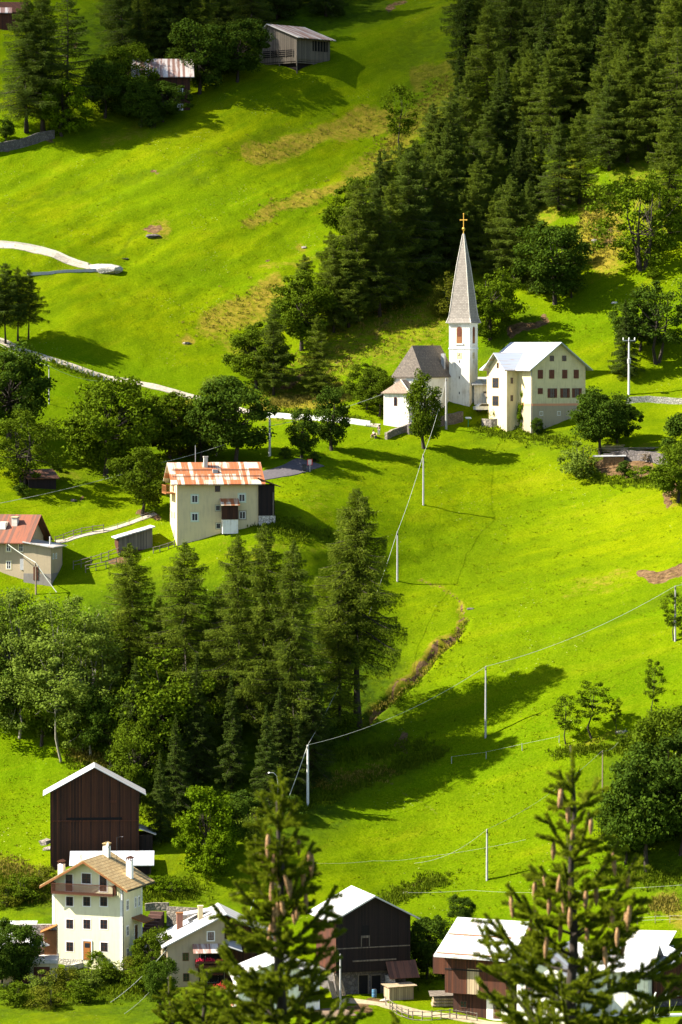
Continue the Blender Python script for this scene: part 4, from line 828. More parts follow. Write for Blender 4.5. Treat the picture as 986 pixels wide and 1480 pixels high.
# wing pointing left
y0, wy, dx = 4.4, 5.8, 2.3
MB().prism([(y0, -3), (y0 + wy, -3), (y0 + wy, 11.2), (y0 + wy / 2, 13.6), (y0, 11.2)], -dx, .3, 'x').build('wing_wall', P_CREAM, pa)
m = MB()
for ye, s in ((y0 - .7, 1), (y0 + wy + .7, -1)):
    q = [(-dx - .9, y0 + wy / 2, 13.63), (4.0, y0 + wy / 2, 13.63), (3.2, ye, 10.65), (-dx - .9, ye, 10.65)]
    hi = [(x, y, z + .16) for x, y, z in q]
    fs = [(0, 3, 2, 1), (4, 5, 6, 7), (0, 1, 5, 4), (1, 2, 6, 5), (2, 3, 7, 6), (3, 0, 4, 7)]
    m.add(q + hi, fs)
m.build('wing_roof', R_BLUE, pa)
FW = Face(-dx, y0 + wy, -90)
for z in (8.6, 5.5): win(pa, FW, 2.2, z, 2.0, 1.7, BROWN, None)
win(pa, FW, 2.9, 11.6, .6, .9, BROWN)
FWr = Face(-dx, y0, 0)
for z in (9.0, 6.0): win(pa, FWr, 1.0, z, .5, 1.0, BROWN)
MB().tube([(-.12, .1, -2), (-.12, .1, 11)], .07, 6).build('downpipe', METAL, pa)
# small white building between church and parsonage
wb, k = site(690, 598, 8, 'white_outbuilding', 'low white building with a white roof squeezed between belfry and parsonage', 'outbuilding', dz=.2)
MB().box(0, 5.5, 3, 9, -2, 5.0).build('wall', P_WHITE, wb); MB().prism([(2.2, 5.0), (9.6, 6.2), (9.6, 6.4), (2.2, 5.2)], -.5, 6.0, 'x').build('roof', R_WHITE, wb)
MB().box(2.2, 2.38, .8, .98, -1, 3.0).build('porch_post', DARKW, wb); MB().slab((1.6, .3, 3.0), (3.9, .3, 3.0), (3.9, 3.2, 4.0), (1.6, 3.2, 4.0), .12).build('porch_roof', R_GREY, wb)
win(wb, Face(0, 3, 0), 3.0, 2.4, .6, .9, BROWN)
# ================================================================ house with the rusty orange roof
oh, k = site(256, 791, 9.8, 'rusty_roofed_house', 'beige house with orange rust streaked metal roof standing on the grassy knoll', 'house')
Wo, Do, ze, zr = 12.7, 8.4, 10.05, 12.6
gable_x(Wo, Do, ze, zr, P_BEIGE, oh, -2)
roof_x(Wo, Do, ze, zr, R_ORANGE, oh, 1.0, 1.1, .16)
F = Face(0, 0, 0); fx = lambda x: (x - 247) / 517 * Wo; fz = lambda y: (676 - y) / 4.482 / k
for x, y in ((360, 372), (360, 490), (660, 367), (663, 480)): win(oh, F, fx(x), fz(y), .95, 1.15, TRIM, GREENTRIM if y < 480 or x < 500 else P_GREY, .2, bar=0)
win(oh, F, fx(505), fz(307), .8, .95, BROWN, None)
for x, y in ((507, 432), (510, 548)): win(oh, F, fx(x), fz(y), .75, .85, GREENTRIM, P_GREY, .13, mull=False, bar=0)
for x, y in ((357, 267), (657, 262)): win(oh, F, fx(x), fz(y), .75, .6, BROWN, None, bar=0)
pz = fz(505)
m = MB(); F.box(m, fx(530), fx(628), .0, 1.3, pz, fz(408)); pc = m.build('porch', W_DARK, oh)
m = MB(); F.box(m, fx(530), fx(628), .0, 1.25, pz - 2.2, pz - .003); m.build('porch_base', P_WHITE, pc)
MB().slab((fx(518), -1.6, fz(412)), (fx(638), -1.6, fz(412)), (fx(638), 0, fz(370)), (fx(518), 0, fz(370)), .1).build('porch_roof', R_ORANGE, pc)
FL_ = Face(0, Do, -90)
rail(FL_, 1.6, 6.8, 1.5, fz(335), 1.15, FASCIA, oh, gap=.22)
door(oh, FL_, 4.0, fz(330), .9, 2.0, BROWN, None, handle=False)
for a, z in ((2.6, 4.6), (5.4, 4.6)): win(oh, FL_, a, z, .8, 1.1, BROWN, TRIM)
door(oh, FL_, 5.4, .3, .95, 2.1, BROWN, TRIM)
m = MB(); F.box(m, fx(765), fx(765) + 2.5, -4.5, .3, 4.6, fz(285)); sh = m.build('lean_to', W_BLACK, oh)
MB().slab((Wo - .1, -.6, fz(236)), (Wo + 3.4, -.6, fz(292)), (Wo + 3.4, 5.2, fz(292)), (Wo - .1, 5.2, fz(236)), .14).build('lean_to_roof', R_DARK, sh)
m = MB(); F.box(m, fx(765), fx(765) + 2.6, -4.5, .35, 1, 4.58); m.build('lean_to_base', S_PALE, sh)
MB().box(Wo + 2.2, Wo + 2.35, -.42, -.32, 4.6, 8.2).build('post', W_GREY, sh)
rf = [c for c in oh.children if c.name.startswith('roof')][0]
chimney(rf, fx(447), 3.2, 11.5, 13.6, .6, CONC, CONC, 1)
MB().box(fx(500) - .4, fx(500) + .4, 1.5, 2.4, 11.0, 11.75).build('skylight', METAL, rf)
m = MB()
for zz, yy in ((.33, None), (.62, None)):
    y = -1.1 + (Do / 2 + 1.1) * zz; z = ze - .65 + (zr - ze + .65) * zz + .32
    m.tube([(-.6, y, z), (Wo + .6, y, z)], .05, 4)
m.build('snow_guard', DMETAL, rf)
MB().tube([(fx(392), 5, 12), (fx(392), 5, 15.4)], .05, 5).build('antenna', METAL, rf)
# little wooden shed beside it
sd_, k = site(172, 801, 12, 'wooden_shed', 'small weathered shed with a sloping roof left of the rusty roofed house', 'shed')
ws = 49 / k; MB().prism([(0, -1), (ws, -1), (ws, 40 / k), (0, 26 / k)], 0, 4, 'y').build('wall', W_GREY, sd_)
MB().prism([(-.5, 25.2 / k), (ws + .4, 41.5 / k), (ws + .4, 43 / k), (-.5, 26.8 / k)], -.5, 4.5, 'y').build('roof', R_WHITE, sd_)
m = MB().box(.3, ws + .5, -.12, -.02, -.3, 1.0); m.build('plank_base', W_RED, sd_)
m = MB().box(-.09, -.01, .1, 3.8, .2, 2.6); m.build('door', W_RED, sd_)
# house at the left edge
lh, k = site(36, 834, -14, 'red_roofed_house', 'beige house with red metal roof and low grey annex at the left edge', 'house')
gable_x(12, 9, 6.3, 9.6, P_GREY, lh, -2)
for c in lh.children: c.location.x = -12
r_ = roof_x(12, 9, 6.3, 9.6, R_RED, lh, 1.2, 1.1, .16); r_.location.x = -12
chimney(r_, 9.6, 2.6, 7.6, 9.4, .9, CONC, P_BEIGE, 1)
MB().prism([(7.2, 7.6), (8.4, 7.6), (8.4, 8.7), (7.2, 8.7)], 1.4, 3.6, 'y').build('dormer', P_WHITE, r_)
F = Face(-12, 0, 0)
for a, z in ((11.4, 4.9), (9.4, 4.9), (9.4, 2.2), (7.4, 4.9), (7.4, 2.2)): win(lh, F, a, z, .7, 1.2, TRIM, P_CREAM)
m = MB(); F.box(m, 11.4, 12.2, 0, .5, 1.5, 3.2); m.build('bay_window', METAL, lh)
an = MB().prism([(.003, -2), (4.4, -2), (4.4, 5.0), (.003, 5.7)], -.6, 5, 'y').build('annex_wall', P_GREY, lh)
MB().prism([(.0, 5.75), (5.0, 4.95), (5.0, 5.12), (.0, 5.92)], -1.2, 5.5, 'y').build('annex_roof', R_WHITE, an)
MB().prism([(0.003, -2), (4.43, -2), (4.43, 1.0), (.003, 1.0)], -.63, 5.03, 'y').build('annex_plinth', P_DARKGREY, an)
door(lh, Face(0, -.63, 0), 2.0, .0, .8, 2.0, BROWN, None)
FA = Face(4.4, -.6, 90)
for a in (1.2, 2.6): win(lh, FA, a, 3.6, .6, .9, TRIM, None)
MB().tube([(3.6, 1.5, 5), (3.6, 1.5, 6.6)], .14, 6).build('flue', METAL, an)
# ================================================================ farm buildings at the top
tb, k = site(429, 106, -42, 'weathered_barn', 'weathered grey wooden barn with pale rusty roof on the top meadow', 'barn')
wt, dt = 10.6, 10.2
for_ = MB().prism([(-wt, 2.6), (0, 2.6), (0, 7.6), (-7.8, 10.4), (-wt, 8.2)], 0, dt, 'y').build('upper_wall', W_GREY, tb)
MB().prism([(-wt + .5, -3), (-.5, -3), (-.5, 2.2), (-wt + .5, 2.2)], .6, dt - .4, 'y').build('lower_wall', W_BLACK, tb)
m = MB()
for x, y in ((-wt, 0), (-5, 0), (-.15, 0), (-.15, 5), (-.15, dt - .2)): m.box(x, x + .2, y, y + .2, -3, 2.6)
m.box(-wt, 0, -.02, .12, 2.2, 2.45); m.box(-.12, .02, 0, dt, 2.2, 2.45); m.build('timber_frame', W_GREY, tb)
m = MB(); Fq = Face(-wt, 0, 0); Fq.box(m, 1.0, 9.6, .02, .06, 3.6, 5.0); m.build('gallery_opening', BLACK, for_)
m = MB()
for z in (3.85, 4.25, 4.65): Fq.box(m, .8, 9.8, .07, .12, z, z + .12)
for a in (1.0, 3.2, 5.4, 7.6, 9.5): Fq.box(m, a, a + .14, .06, .16, 3.5, 5.05)
m.build('gallery_rail', W_GREY, for_)
m = MB(); Fs = Face(0, 0, 90); Fs.box(m, 4.8, 9.4, .02, .05, 4.9, 7.0); m.build('side_opening', BLACK, for_)
m = MB(); [Fs.box(m, 5.2 + k2 * .9, 5.35 + k2 * .9, .05, .1, 4.9, 7.0) for k2 in range(5)]; Fs.box(m, .2, 9.9, .05, .12, 3.0, 4.8); m.build('side_boards', W_GREY, for_)
m = MB()
for a, b in (((-7.8, 10.45), (1.1, 7.22)), ((-7.8, 10.45), (-wt - .7, 7.62))):
    q = [(a[0], -.8, a[1]), (b[0], -.8, b[1]), (b[0], dt + .7, b[1]), (a[0], dt + .7, a[1])]; hi = [(x, y, z + .15) for x, y, z in q]
    m.add(q + hi, [(0, 3, 2, 1), (4, 5, 6, 7), (0, 1, 5, 4), (1, 2, 6, 5), (2, 3, 7, 6), (3, 0, 4, 7)])
m.build('roof', R_RUSTY, tb)
th, k = site(196, 162, 4, 'hidden_farmhouse', 'farmhouse with patchy rusty roof half hidden by leafy trees at the top left', 'house')
gable_x(11, 8, 6.2, 9.2, W_DARK, th, -3); roof_x(11, 8, 8.0, 11.2, R_RUSTX, th, .8, .9, .15)
MB().prism([(0, 6.1), (8, 6.1), (8, 8.0), (4, 11.1), (0, 8.0)], .2, 10.8, 'x').build('upper_wall', W_DARK, th)
win(th, Face(0, 0, 0), 9.0, 4.6, .9, 1.1, TRIM, TRIM); win(th, Face(0, 0, 0), 9.0, 1.4, .9, 1.1, TRIM, TRIM)
MB().box(-5.2, -2.6, 3, 6, -2, 2.6).build('white_annex', P_WHITE, th)
fh, k = site(-6, 42, 6, 'far_farmhouse', 'far dark farmhouse with a pale roof in the top left corner', 'house')
gable_x(7, 6, 3.6, 6, W_RED, fh, -2); roof_x(3.2, 6, 3.6, 5.6, R_RUSTX, fh, .3, .5, .15)
# ================================================================ yellow house, lower left
yh, k = site(76, 1393, -20, 'yellow_house', 'tall pale yellow house with tan shingle roof, brown balcony and orange door', 'house')
Wy = 103.6 / k / math.cos(R(20)); Dy = 6.6; ze = 11.0; zr = 13.9
gable_y(Wy, Dy, ze, zr, P_YELLOW, yh)
ry = roof_y(Wy, Dy, ze, zr, R_TAN, yh, 1.3, 1.25, .14)
m = MB(); s_ = (zr - ze) / (Wy / 2); e_ = 1.25
for a, b in (((Wy / 2, zr), (-e_, ze - s_ * e_)), ((Wy / 2, zr), (Wy + e_, ze - s_ * e_))):
    q = [(a[0], a[1] - .24), (b[0], b[1] - .24), (b[0], b[1] + .01), (a[0], a[1] + .01)]
    m.prism(q, -1.36, -1.302, 'y')
for x in (.1, Wy / 2 - .1, Wy - .3): zz = zr - abs(x + .1 - Wy / 2) * s_; m.box(x, x + .2, -1.25, 0, zz - .32, zz - .05)
m.build('bargeboard', FASCIA, ry)
m = MB(); m.box(Wy + e_ - .02, Wy + e_ + .1, -1.3, Dy + 1.3, ze - s_ * e_ - .1, ze - s_ * e_ + .06); m.build('gutter', DMETAL, ry)
F = Face(0, 0, 0); Fr = Face(Wy, 0, 90)
fx = lambda x: (x - 312) / 426 * Wy
rowz = lambda y, x=522: (1392 - (1180 + y / 4.108)) / k + (x - 312) / 426 * .45
for F_, a0, a1, q in ((F, 0, .35, .0), (F, Wy - .35, Wy, .05), (Fr, .031, .3, .05), (Fr, Dy - .3, Dy, .05)): F_.box(m := MB(), a0, a1, 0, .03, -2, ze - q); m.build('corner_strip', TRIM, yh)
for y in (500, 635): 
    for x in (418, 522, 625): win(yh, F, fx(x), rowz(y, x), .98, 1.2, BROWN, TRIM, .13)
for x in (418, 627): win(yh, F, fx(x), rowz(770, x), .98, 1.2, BROWN, TRIM, .13)
win(yh, F, fx(520), rowz(364), 1.25, 1.3, BROWN, TRIM, .13)
for x in (415, 622): win(yh, F, fx(x), rowz(390, x), .98, 2.2, BROWN, TRIM, .13)
door(yh, F, fx(525), rowz(842) - .1, 1.15, 2.45, ORANGEWOOD, TRIM, True)
rail(F, fx(330), fx(702), 1.3, rowz(448), 1.25, BROWN, yh, gap=.14)
m = MB(); F.box(m, .36, fx(495), 0, .05, -2, .75); m.build('stone_plinth', S_PALE, yh)
for a, z, w, h in ((1.6, 8.0, .8, 1.3), (4.3, 8.0, .55, 1.3), (5.5, 8.0, .55, 1.3), (1.6, 4.6, .8, 1.3), (1.6, 1.7, .8, 1.2), (4.3, 10.4, .5, .8), (5.5, 10.4, .5, .8)): win(yh, Fr, a, z, w, h, TRIM, TRIM, .1)
m = MB().slab((Wy, 3.0, 6.2), (Wy + 1.9, 3.0, 5.6), (Wy + 1.9, 6.2, 5.6), (Wy, 6.2, 6.2), .16); m.build('porch_roof', FASCIA, yh)
door(yh, Fr, 4.4, 2.9, 1.0, 2.1, BROWN, TRIM)
MB().tube([(Wy + .12, -.12, -1), (Wy + .12, -.12, ze - .4), (Wy + e_ * .9, -.12, ze - .55)], .06, 6).build('downpipe', DMETAL, yh)
chimney(ry, .9, 1.0, 11, 13.1, .75, TRIM, BROWN); chimney(ry, Wy / 2 + .4, 5.5, 13.5, 15.1, .8, TRIM, R_TAN); chimney(ry, Wy - .5, 3.6, 11.2, 13.6, .75, TRIM, BROWN)
m = MB(); m.lathe([(.02, 0), (.3, .06), (.46, .2)], (0, 0, 0), 12); ds = m.build('satellite_dish', METAL, ry); ds.location = (Wy / 2 + 1.1, 4.6, 15.3); ds.rotation_euler = (R(80), 0, R(-50))
MB().tube([(Wy / 2 + 1.1, 4.75, 13.4), (Wy / 2 + 1.1, 4.75, 15.3)], .04, 5).build('dish_mast', DMETAL, ry)
MB().tube([(Wy / 2 + 2.0, 5.2, 13), (Wy / 2 + 2.0, 5.2, 16.4), (Wy / 2 + 2.9, 5.2, 16.5)], .035, 5).build('aerial', DMETAL, ry)
# outside steps on its right
st, k2 = site(184, 1378, -20, 'outdoor_steps', 'dark brown stairway climbing the bank along the right of the yellow house', 'steps')
m = MB()
for j in range(14): m.box(.4, 2.3, j * .52, j * .52 + .54, -2, .2 + j * .36)
m.build('treads', flat('dark_red_steps', (.10, .05, .04)), st);
MB().prism([(7.3, -2), (7.6, -2), (7.6, 5.6), (7.3, 5.6)], 2.61, 7, 'x').build('retaining_wall', S_STONE, st)
# garages left of it
ga, k2 = site(2, 1424, 2, 'garage_annex', 'low annex with brown garage doors, stone wall and terrace left of the yellow house', 'garage')
gw = 76 / k2
MB().box(-2, gw + .4, 0, 5, -2, 2.75).build('wall', P_CREAM, ga); MB().box(-2.2, gw + .5, -.25, 5.2, 2.753, 3.2).build('terrace_slab', CONC, ga)
for a in (2.6, 5.2): m = MB(); Face(0, 0, 0).box(m, a - 1.0, a + 1.05, 0, .06, -.2, 2.3); m.build('garage_door', REDBROWN, ga)
MB().box(1.2, gw + .3, 5.2, 5.7, -1, 7.0).build('stone_wall', S_PALE, ga)
MB().box(-2, 3.8, 5.8, 8, -1, 5.6).build('rear_wall', P_CREAM, ga)
MB().slab((-2, 3.6, 4.1), (3.6, 3.6, 4.1), (4.4, 7.4, 7.2), (-2, 7.4, 7.2), .15).build('shed_roof', R_WHITE, ga)
m = MB().box(gw - 1.4, gw + .2, 4.0, 5.1, 3.2, 6.3); m.build('wooden_hut', FASCIA, ga)
MB().slab((gw - 1.9, 3.5, 6.2), (gw + .2, 3.5, 7.1), (gw + .2, 5.2, 7.1), (gw - 1.9, 5.2, 6.2), .12).build('hut_roof', ORANGEWOOD, ga)
MB().lathe([(1.3, 4.7), (.7, 5.1), (.05, 5.4)], (4.9, 2.6, 0), 10).build('parasol', CONC, ga)
# dark barn above it
db, k = site(73, 1258, 4, 'dark_barn', 'tall dark brown wooden barn with thin white edged roof behind the yellow house', 'barn')
Wd, Dd = 128 / k, 5.6; ze, zr = 116 / k, 151 / k
gable_y(Wd, Dd, ze, zr, W_DARK, db, -3); roof_y(Wd, Dd, ze, zr, R_WHITEY, db, .4, 1.0, .09)
F = Face(0, 0, 0)
m = MB(); F.box(m, 2.2, 9.9, .0, .04, 7.2, 7.55); m.build('loft_slit', BLACK, db)
m = MB(); F.box(m, .2, Wd - .1, .04, .09, 7.0, 7.15); F.box(m, 8.2, 9.2, .02, .08, 9.6, 9.9); m.build('cross_beam', W_RED, db)
m = MB().box(Wd, Wd + 1.9, .6, 5, -2, 5.0); lt = m.build('lean_to', W_BLACK, db); MB().slab((Wd, .2, 6.0), (Wd + 2.4, .2, 5.1), (Wd + 2.4, 5.3, 5.1), (Wd, 5.3, 6.0), .12).build('lean_to_roof', R_WHITEY, lt)
ls, k2 = site(100, 1288, 2, 'low_metal_shed', 'long low shed with bluish metal roof in front of the dark barn', 'shed')
MB().box(.2, 11.2, 1.3, 4.0, -2, 3.6).build('wall', W_BLACK, ls); MB().slab((0, .6, 3.7), (11.6, .6, 3.7), (11.6, 4.4, 5.2), (0, 4.4, 5.2), .14).build('roof', metal_roof('low_shed_roof', (.45, .47, .50), (.35, .17, .09), .8, .6, 0, .68), ls)
m = MB(); [m.box(x, x + .2, .8, 1.0, -2, 3.7) for x in (.4, 6, 11.0)]; m.build('post', DARKW, ls)
# ================================================================ valley floor
gh, k = site(242, 1426, 8, 'grey_house', 'grey plastered house with red geranium boxes and tin awning at the bottom', 'house')
Wg, Dg, ze, zr = 15.0, 9.0, 5.4, 9.2; xr = 7.6
MB().prism([(0, -3), (7.4, -3), (7.4, zr - .1), (0, ze)], 0, Dg, 'y').build('wall', P_GREY, gh)
MB().prism([(7.4, -3), (Wg, -3), (Wg, ze), (7.6, zr)], 1.2, Dg, 'y').build('wooden_wall', W_DARK, gh)
roof_y(Wg, Dg, ze, zr, R_WHITEY, gh, .7, .7, .16, xr)
F = Face(0, 0, 0); fx = lambda x: (x - 48) / 3.944 / k / math.cos(R(8)); fz = lambda y: (532 - y) / 3.944 / k
for x, y in ((295, 245), (152, 360), (155, 478)): win(gh, F, fx(x), fz(y), .8, 1.05, BROWN, TRIM if y < 300 else None)
m = MB(); F.box(m, fx(228), fx(370), .0, .05, fz(560), fz(335)); m.build('loggia', BLACK, gh)
MB().slab((fx(190), -1.5, fz(332)), (fx(385), -1.5, fz(332)), (fx(385), .0, fz(288)), (fx(190), 0, fz(288)), .1).build('awning', R_ORANGE if False else R_RUSTX, gh)
b1 = rail(F, fx(205), fx(378), 1.1, fz(412), .8, BROWN, gh, gap=.2)
b2 = rail(F, fx(222), fx(360), 1.0, fz(455), .75, W_RED, gh, gap=.2)
win(gh, F, fx(305), fz(485), 1.5, 1.2, TRIM, None); win(gh, F, fx(250), fz(365), .7, 1.0, TRIM, None)
m = MB(); F.box(m, fx(225), fx(370), .05, .25, fz(570), fz(515)); m.build('wood_panel', W_RED, gh)
rg = [c for c in gh.children if c.name.startswith('roof')][0]
chimney(rg, 2.2, 6, 5.8, 8.6, .75, flat('brick', (.26, .12, .08)), FASCIA, 1); chimney(rg, 4.8, 5, 7.4, 9.6, .6, P_BEIGE, P_BEIGE, 1)
MB().slab((2.6, 6.5, 8.3), (6.6, 6.5, 8.9), (6.6, 9, 8.9), (2.6, 9, 8.3), .2).build('rear_roof', R_WHITE, rg)
MB().slab((7.3, -1.2, 5.4), (9.6, -1.2, 4.6), (9.6, 1.2, 5.4), (7.3, 1.2, 6.0), .1).build('side_canopy', R_WHITEY, gh)
g_ = np.random.default_rng(4)
n = 420; C = np.stack([fx(205) + g_.random(n) * (fx(378) - fx(205)), -1.15 - g_.normal(size=n) * .09, fz(378) + g_.normal(size=n) * .14], -1)
C = C[np.sin(C[:, 0] * 5.0) + .6 * np.sin(C[:, 0] * 13) > -.9]
def flowers(name, C, mats, root, label, group=None):
    g = np.random.default_rng(len(C)); n = len(C)
    v, f = leaves(C, g.normal(size=(n, 3)), g.normal(size=(n, 3)), .16 + .1 * g.random(n), .14 + .08 * g.random(n))
    o = link('flower_box', np_mesh('flower_box', v, f, mats), root); return o
RED = leaf_mat('red_petals', (.50, .02, .02), (.75, .05, .06), (.65, .06, .16), .1)
fb = empty('geranium_box', gh.matrix_basis @ Vector((fx(290), -1.1, fz(400))), R(8), 'row of red and pink geraniums on the upper balcony of the grey house', 'flowers')
o_ = flowers('blossom', C - np.array([fx(290), -1.1, fz(400)]), RED, fb, ''); o_.name = 'blossom'
MB().box(fx(205) - fx(290), fx(378) - fx(290), -.28, -.06, .15, .42).build('planter', BROWN, fb)
wh, k = site(344, 1474, 6, 'white_house', 'white house mostly hidden behind the big cone bearing spruce', 'house')
gable_y(10.2, 8, 5.0, 7.0, P_WHITE, wh); roof_y(10.2, 8, 5.0, 7.0, R_WHITEY, wh, .6, .7, .14)
for a, z in ((2.2, 3.9), (5.1, 3.9), (8.0, 3.9), (2.2, 1.3), (8.0, 1.3)): win(wh, Face(0, 0, 0), a, z, .9, 1.2, BROWN, None)
# big barn
bb, k = site(486, 1441, 18, 'large_barn', 'large dark timber barn with bright white roof behind the cone bearing spruce', 'barn')
Wb, Db = 108 / k / math.cos(R(18)), 8.2; ze, zr = 9.9, 12.5
MB().prism([(0, 3.0), (Wb, 3.0), (Wb, ze), (Wb / 2, zr), (0, ze)], 0, Db, 'y').build('upper_wall', W_BLACK, bb)
MB().prism([(.3, -2), (Wb - .3, -2), (Wb - .3, 2.95), (.3, 2.95)], .9, Db - .2, 'y').build('lower_wall', S_DARK, bb)
roof_y(Wb, Db, ze, zr, R_WHITEY, bb, .8, 1.0, .2)
F = Face(0, 0, 0); F2 = Face(.3, .9, 0); FLb = Face(0, Db, -90)
m = MB(); FLb.box(m, 0, Db, .0, .04, 3.0, ze - .1); m.build('side_cladding', W_RED, bb)
m = MB(); F.box(m, .1, Wb - .1, 0, .05, 6.0, 6.14); F.box(m, 2.2, 8.0, .0, .09, 4.3, 4.5); m.build('cross_beam', W_GREY, bb)
m = MB(); F.box(m, 3.4, 4.4, 0, .03, 7.6, 8.9); ho = m.build('hay_door', BLACK, bb)
m = MB(); F.box(m, 3.3, 3.42, .03, .07, 6.2, 7.6); F.box(m, 4.35, 4.47, .03, .07, 6.2, 7.6); F.box(m, 3.42, 4.35, .03, .06, 7.3, 7.6); m.build('door_frame', W_GREY, ho)
door(bb, F2, 3.6, -.2, 1.2, 2.6, BLACK, W_GREY, handle=False); door(bb, F2, 5.3, -.2, 1.2, 2.5, BLACK, W_GREY, handle=False)
MB().slab((6.6, -1.7, 2.2), (10.6, -1.7, 2.2), (10.6, .05, 4.2), (6.6, .05, 4.2), .12).build('lean_to_roof', R_DARK, bb)
MB().box(6.8, 7.5, -1.2, .88, -2, 2.3).build('stone_pier', S_PALE, bb)
# barn with the white roof
wr, k = site(643, 1466, -24, 'white_roofed_barn', 'brown timber barn under a wide white roof, right of the log pile', 'barn')
Lw, Dw = 8.2, 11.5; ze, zr = 8.0, 11.0
MB().prism([(0, 2.7), (Dw, 2.7), (Dw, ze), (Dw * .55, zr), (0, ze)], 0, Lw, 'x').build('upper_wall', W_RED, wr)
MB().box(.7, Lw - .2, 1.0, Dw, -2, 2.68).build('lower_wall', W_DARK, wr)
rw = roof_x(Lw, Dw, ze, zr, R_WHITE, wr, .9, 1.5, .2, Dw * .55)
m = MB()
for s_ in (.06, .55):
    yy = -1.5 + (Dw * .55 + 1.5) * s_; zz = ze - (zr - ze) / (Dw * .55) * 1.5 + (zr - ze) / (Dw * .55) * (yy + 1.5) + .3
    m.tube([(-.6, yy, zz), (Lw * (.95 if s_ > .3 else .98), yy, zz)], .09, 5)
m.build('snow_guard', FASCIA, rw)
MB().slab((Lw, 1.0, 6.6), (Lw + 3.0, 1.0, 6.3), (Lw + 3.0, 9.0, 7.6), (Lw, 9.0, 7.9), .16).build('side_roof', R_WHITE, rw)
MB().box(Lw + .01, Lw + 2.6, 1.5, 8.5, -2, 6.2).build('side_wing', W_BLACK, wr)
F = Face(0, 0, 0); m = MB(); F.box(m, 3.0, 4.6, .0, .05, 2.75, 5.9); m.build('bleached_boards', W_PALE, wr)
m = MB(); F.box(m, -1.6, 0, -.6, .02, 5.0, 7.4); m.build('corner_bay', W_RED, wr); m = MB(); F.box(m, .0, 5.0, .0, .06, 5.6, 5.8); m.build('cross_beam', W_BLACK, wr)
F2 = Face(.7, 1.0, 0); m = MB(); F2.box(m, 4.5, 7.3, 0, .06, -2, 2.4); m.build('white_front', P_WHITE, wr)
door(wr, F2, 5.9, -.3, 1.1, 2.1, BROWN, None); win(wr, F2, 1.4, 1.2, .9, .9, BROWN, None)
# white house behind the right spruce
w2, k = site(747, 1482, -22, 'white_gabled_house', 'white house with bright metal roof behind the foreground spruce at the right', 'house')
gable_y(6.2, 11, 6.6, 8.8, P_WHITE, w2); roof_y(6.2, 11, 6.6, 8.8, R_WHITEY, w2, .7, .8, .16)
for a, z in ((1.6, 4.6), (4.4, 4.6), (1.6, 1.8), (4.4, 1.8)): win(w2, Face(0, 0, 0), a, z, .9, 1.2, BROWN, None)
for a, z in ((2, 4.6), (5, 4.6), (8, 4.6)): win(w2, Face(6.2, 0, 90), a, z, .9, 1.2, BROWN, None)
w3, k = site(832, 1470, -14, 'long_white_house', 'long white house with a broad white roof behind the right spruce trunk', 'house')
gable_x(9, 8, 6.4, 8.6, P_WHITE, w3); roof_x(9, 8, 6.4, 8.6, R_WHITE, w3, .8, .9, .16)
for a in (1.6, 4.4, 7.2): win(w3, Face(0, 0, 0), a, 4.4, .9, 1.2, BROWN, None)
gs, k = site(905, 1392, -8, 'flat_roofed_shed', 'shed with a pale flat roof and teal edge at the lower right', 'shed')
MB().box(.3, 6.0, .3, 5, -2, 1.9).build('wall', S_PALE, gs); MB().slab((.0, .0, 1.95), (5.2, .0, 1.95), (6.3, 5.6, 3.6), (-1.4, 5.6, 3.6), .16).build('roof', CONC, gs)
MB().slab((-.35, -.1, 2.0), (-.02, -.1, 2.0), (-1.42, 5.6, 3.66), (-1.8, 5.6, 3.66), .2).build('roof_edge', flat('teal_paint', (.10, .34, .26)), gs)
rb, k = site(945, 1462, 14, 'red_brown_barn', 'red brown boarded barn at the lower right edge', 'barn')
gable_y(8, 8, 4.3, 6.6, W_RED, rb, 1.2); MB().box(.3, 7.7, .5, 7.8, -2, 1.18).build('lower_wall', S_DARK, rb); roof_y(8, 8, 4.3, 6.6, R_BLUE, rb, .7, .8, .16)
# ================================================================ roads, walls, poles, cables, small things
bpy.context.view_layer.update()
def gz(x, y):
    ok, loc, n, i = GROUND.ray_cast(Vector((x, y, 900)), Vector((0, 0, -1)))
    return loc.z if ok else -60.0
def gpath(px, step=1.2):
    "pixel polyline -> dense world polyline on the ground"
    P_ = [ground(u, v) for u, v in px]; out = []
    for a, b in zip(P_[:-1], P_[1:]):
        n = max(1, int((b - a).length / step))
        for k in range(n): q = a.lerp(b, k / n); out.append(Vector((q.x, q.y, gz(q.x, q.y))))
    out.append(P_[-1]); 
    for _ in range(2):
        for i in range(1, len(out) - 1): out[i] = (out[i - 1] + out[i] * 2 + out[i + 1]) / 4
    return out
def perp(P_, i):
    t = P_[min(i + 1, len(P_) - 1)] - P_[max(i - 1, 0)]; t.z = 0; t.normalize(); return Vector((-t.y, t.x, 0))
def road(name, px, w, mat, lift=.10, seg=4):
    P_ = gpath(px); m = MB(); n = seg + 3
    for i, p in enumerate(P_):
        s = perp(P_, i)
        for k in range(seg + 1):
            q = p + s * (w * (k / seg - .5)); m.v.append((q.x, q.y, gz(q.x, q.y) + lift))
        for sg in (.5, -.5): q = p + s * (w * sg); m.v.append((q.x, q.y, gz(q.x, q.y) - .8))
    for i in range(len(P_) - 1):
        a, b = i * n, (i + 1) * n
        for k in range(seg): m.f.append((a + k, b + k, b + k + 1, a + k + 1))
        m.f.append((a + seg, b + seg, b + seg + 1, a + seg + 1)); m.f.append((a + seg + 2, b + seg + 2, b, a))
    o = m.build(name, mat); o['kind'] = 'structure'; return o
M_ROAD = flat('pale_gravel', (.40, .35, .27), .95, 0, .4); M_ASPH = flat('asphalt', (.085, .075, .08), .9, 0, .3); M_TRACK = flat('dirt_track', (.36, .29, .18), .95, 0, .4)
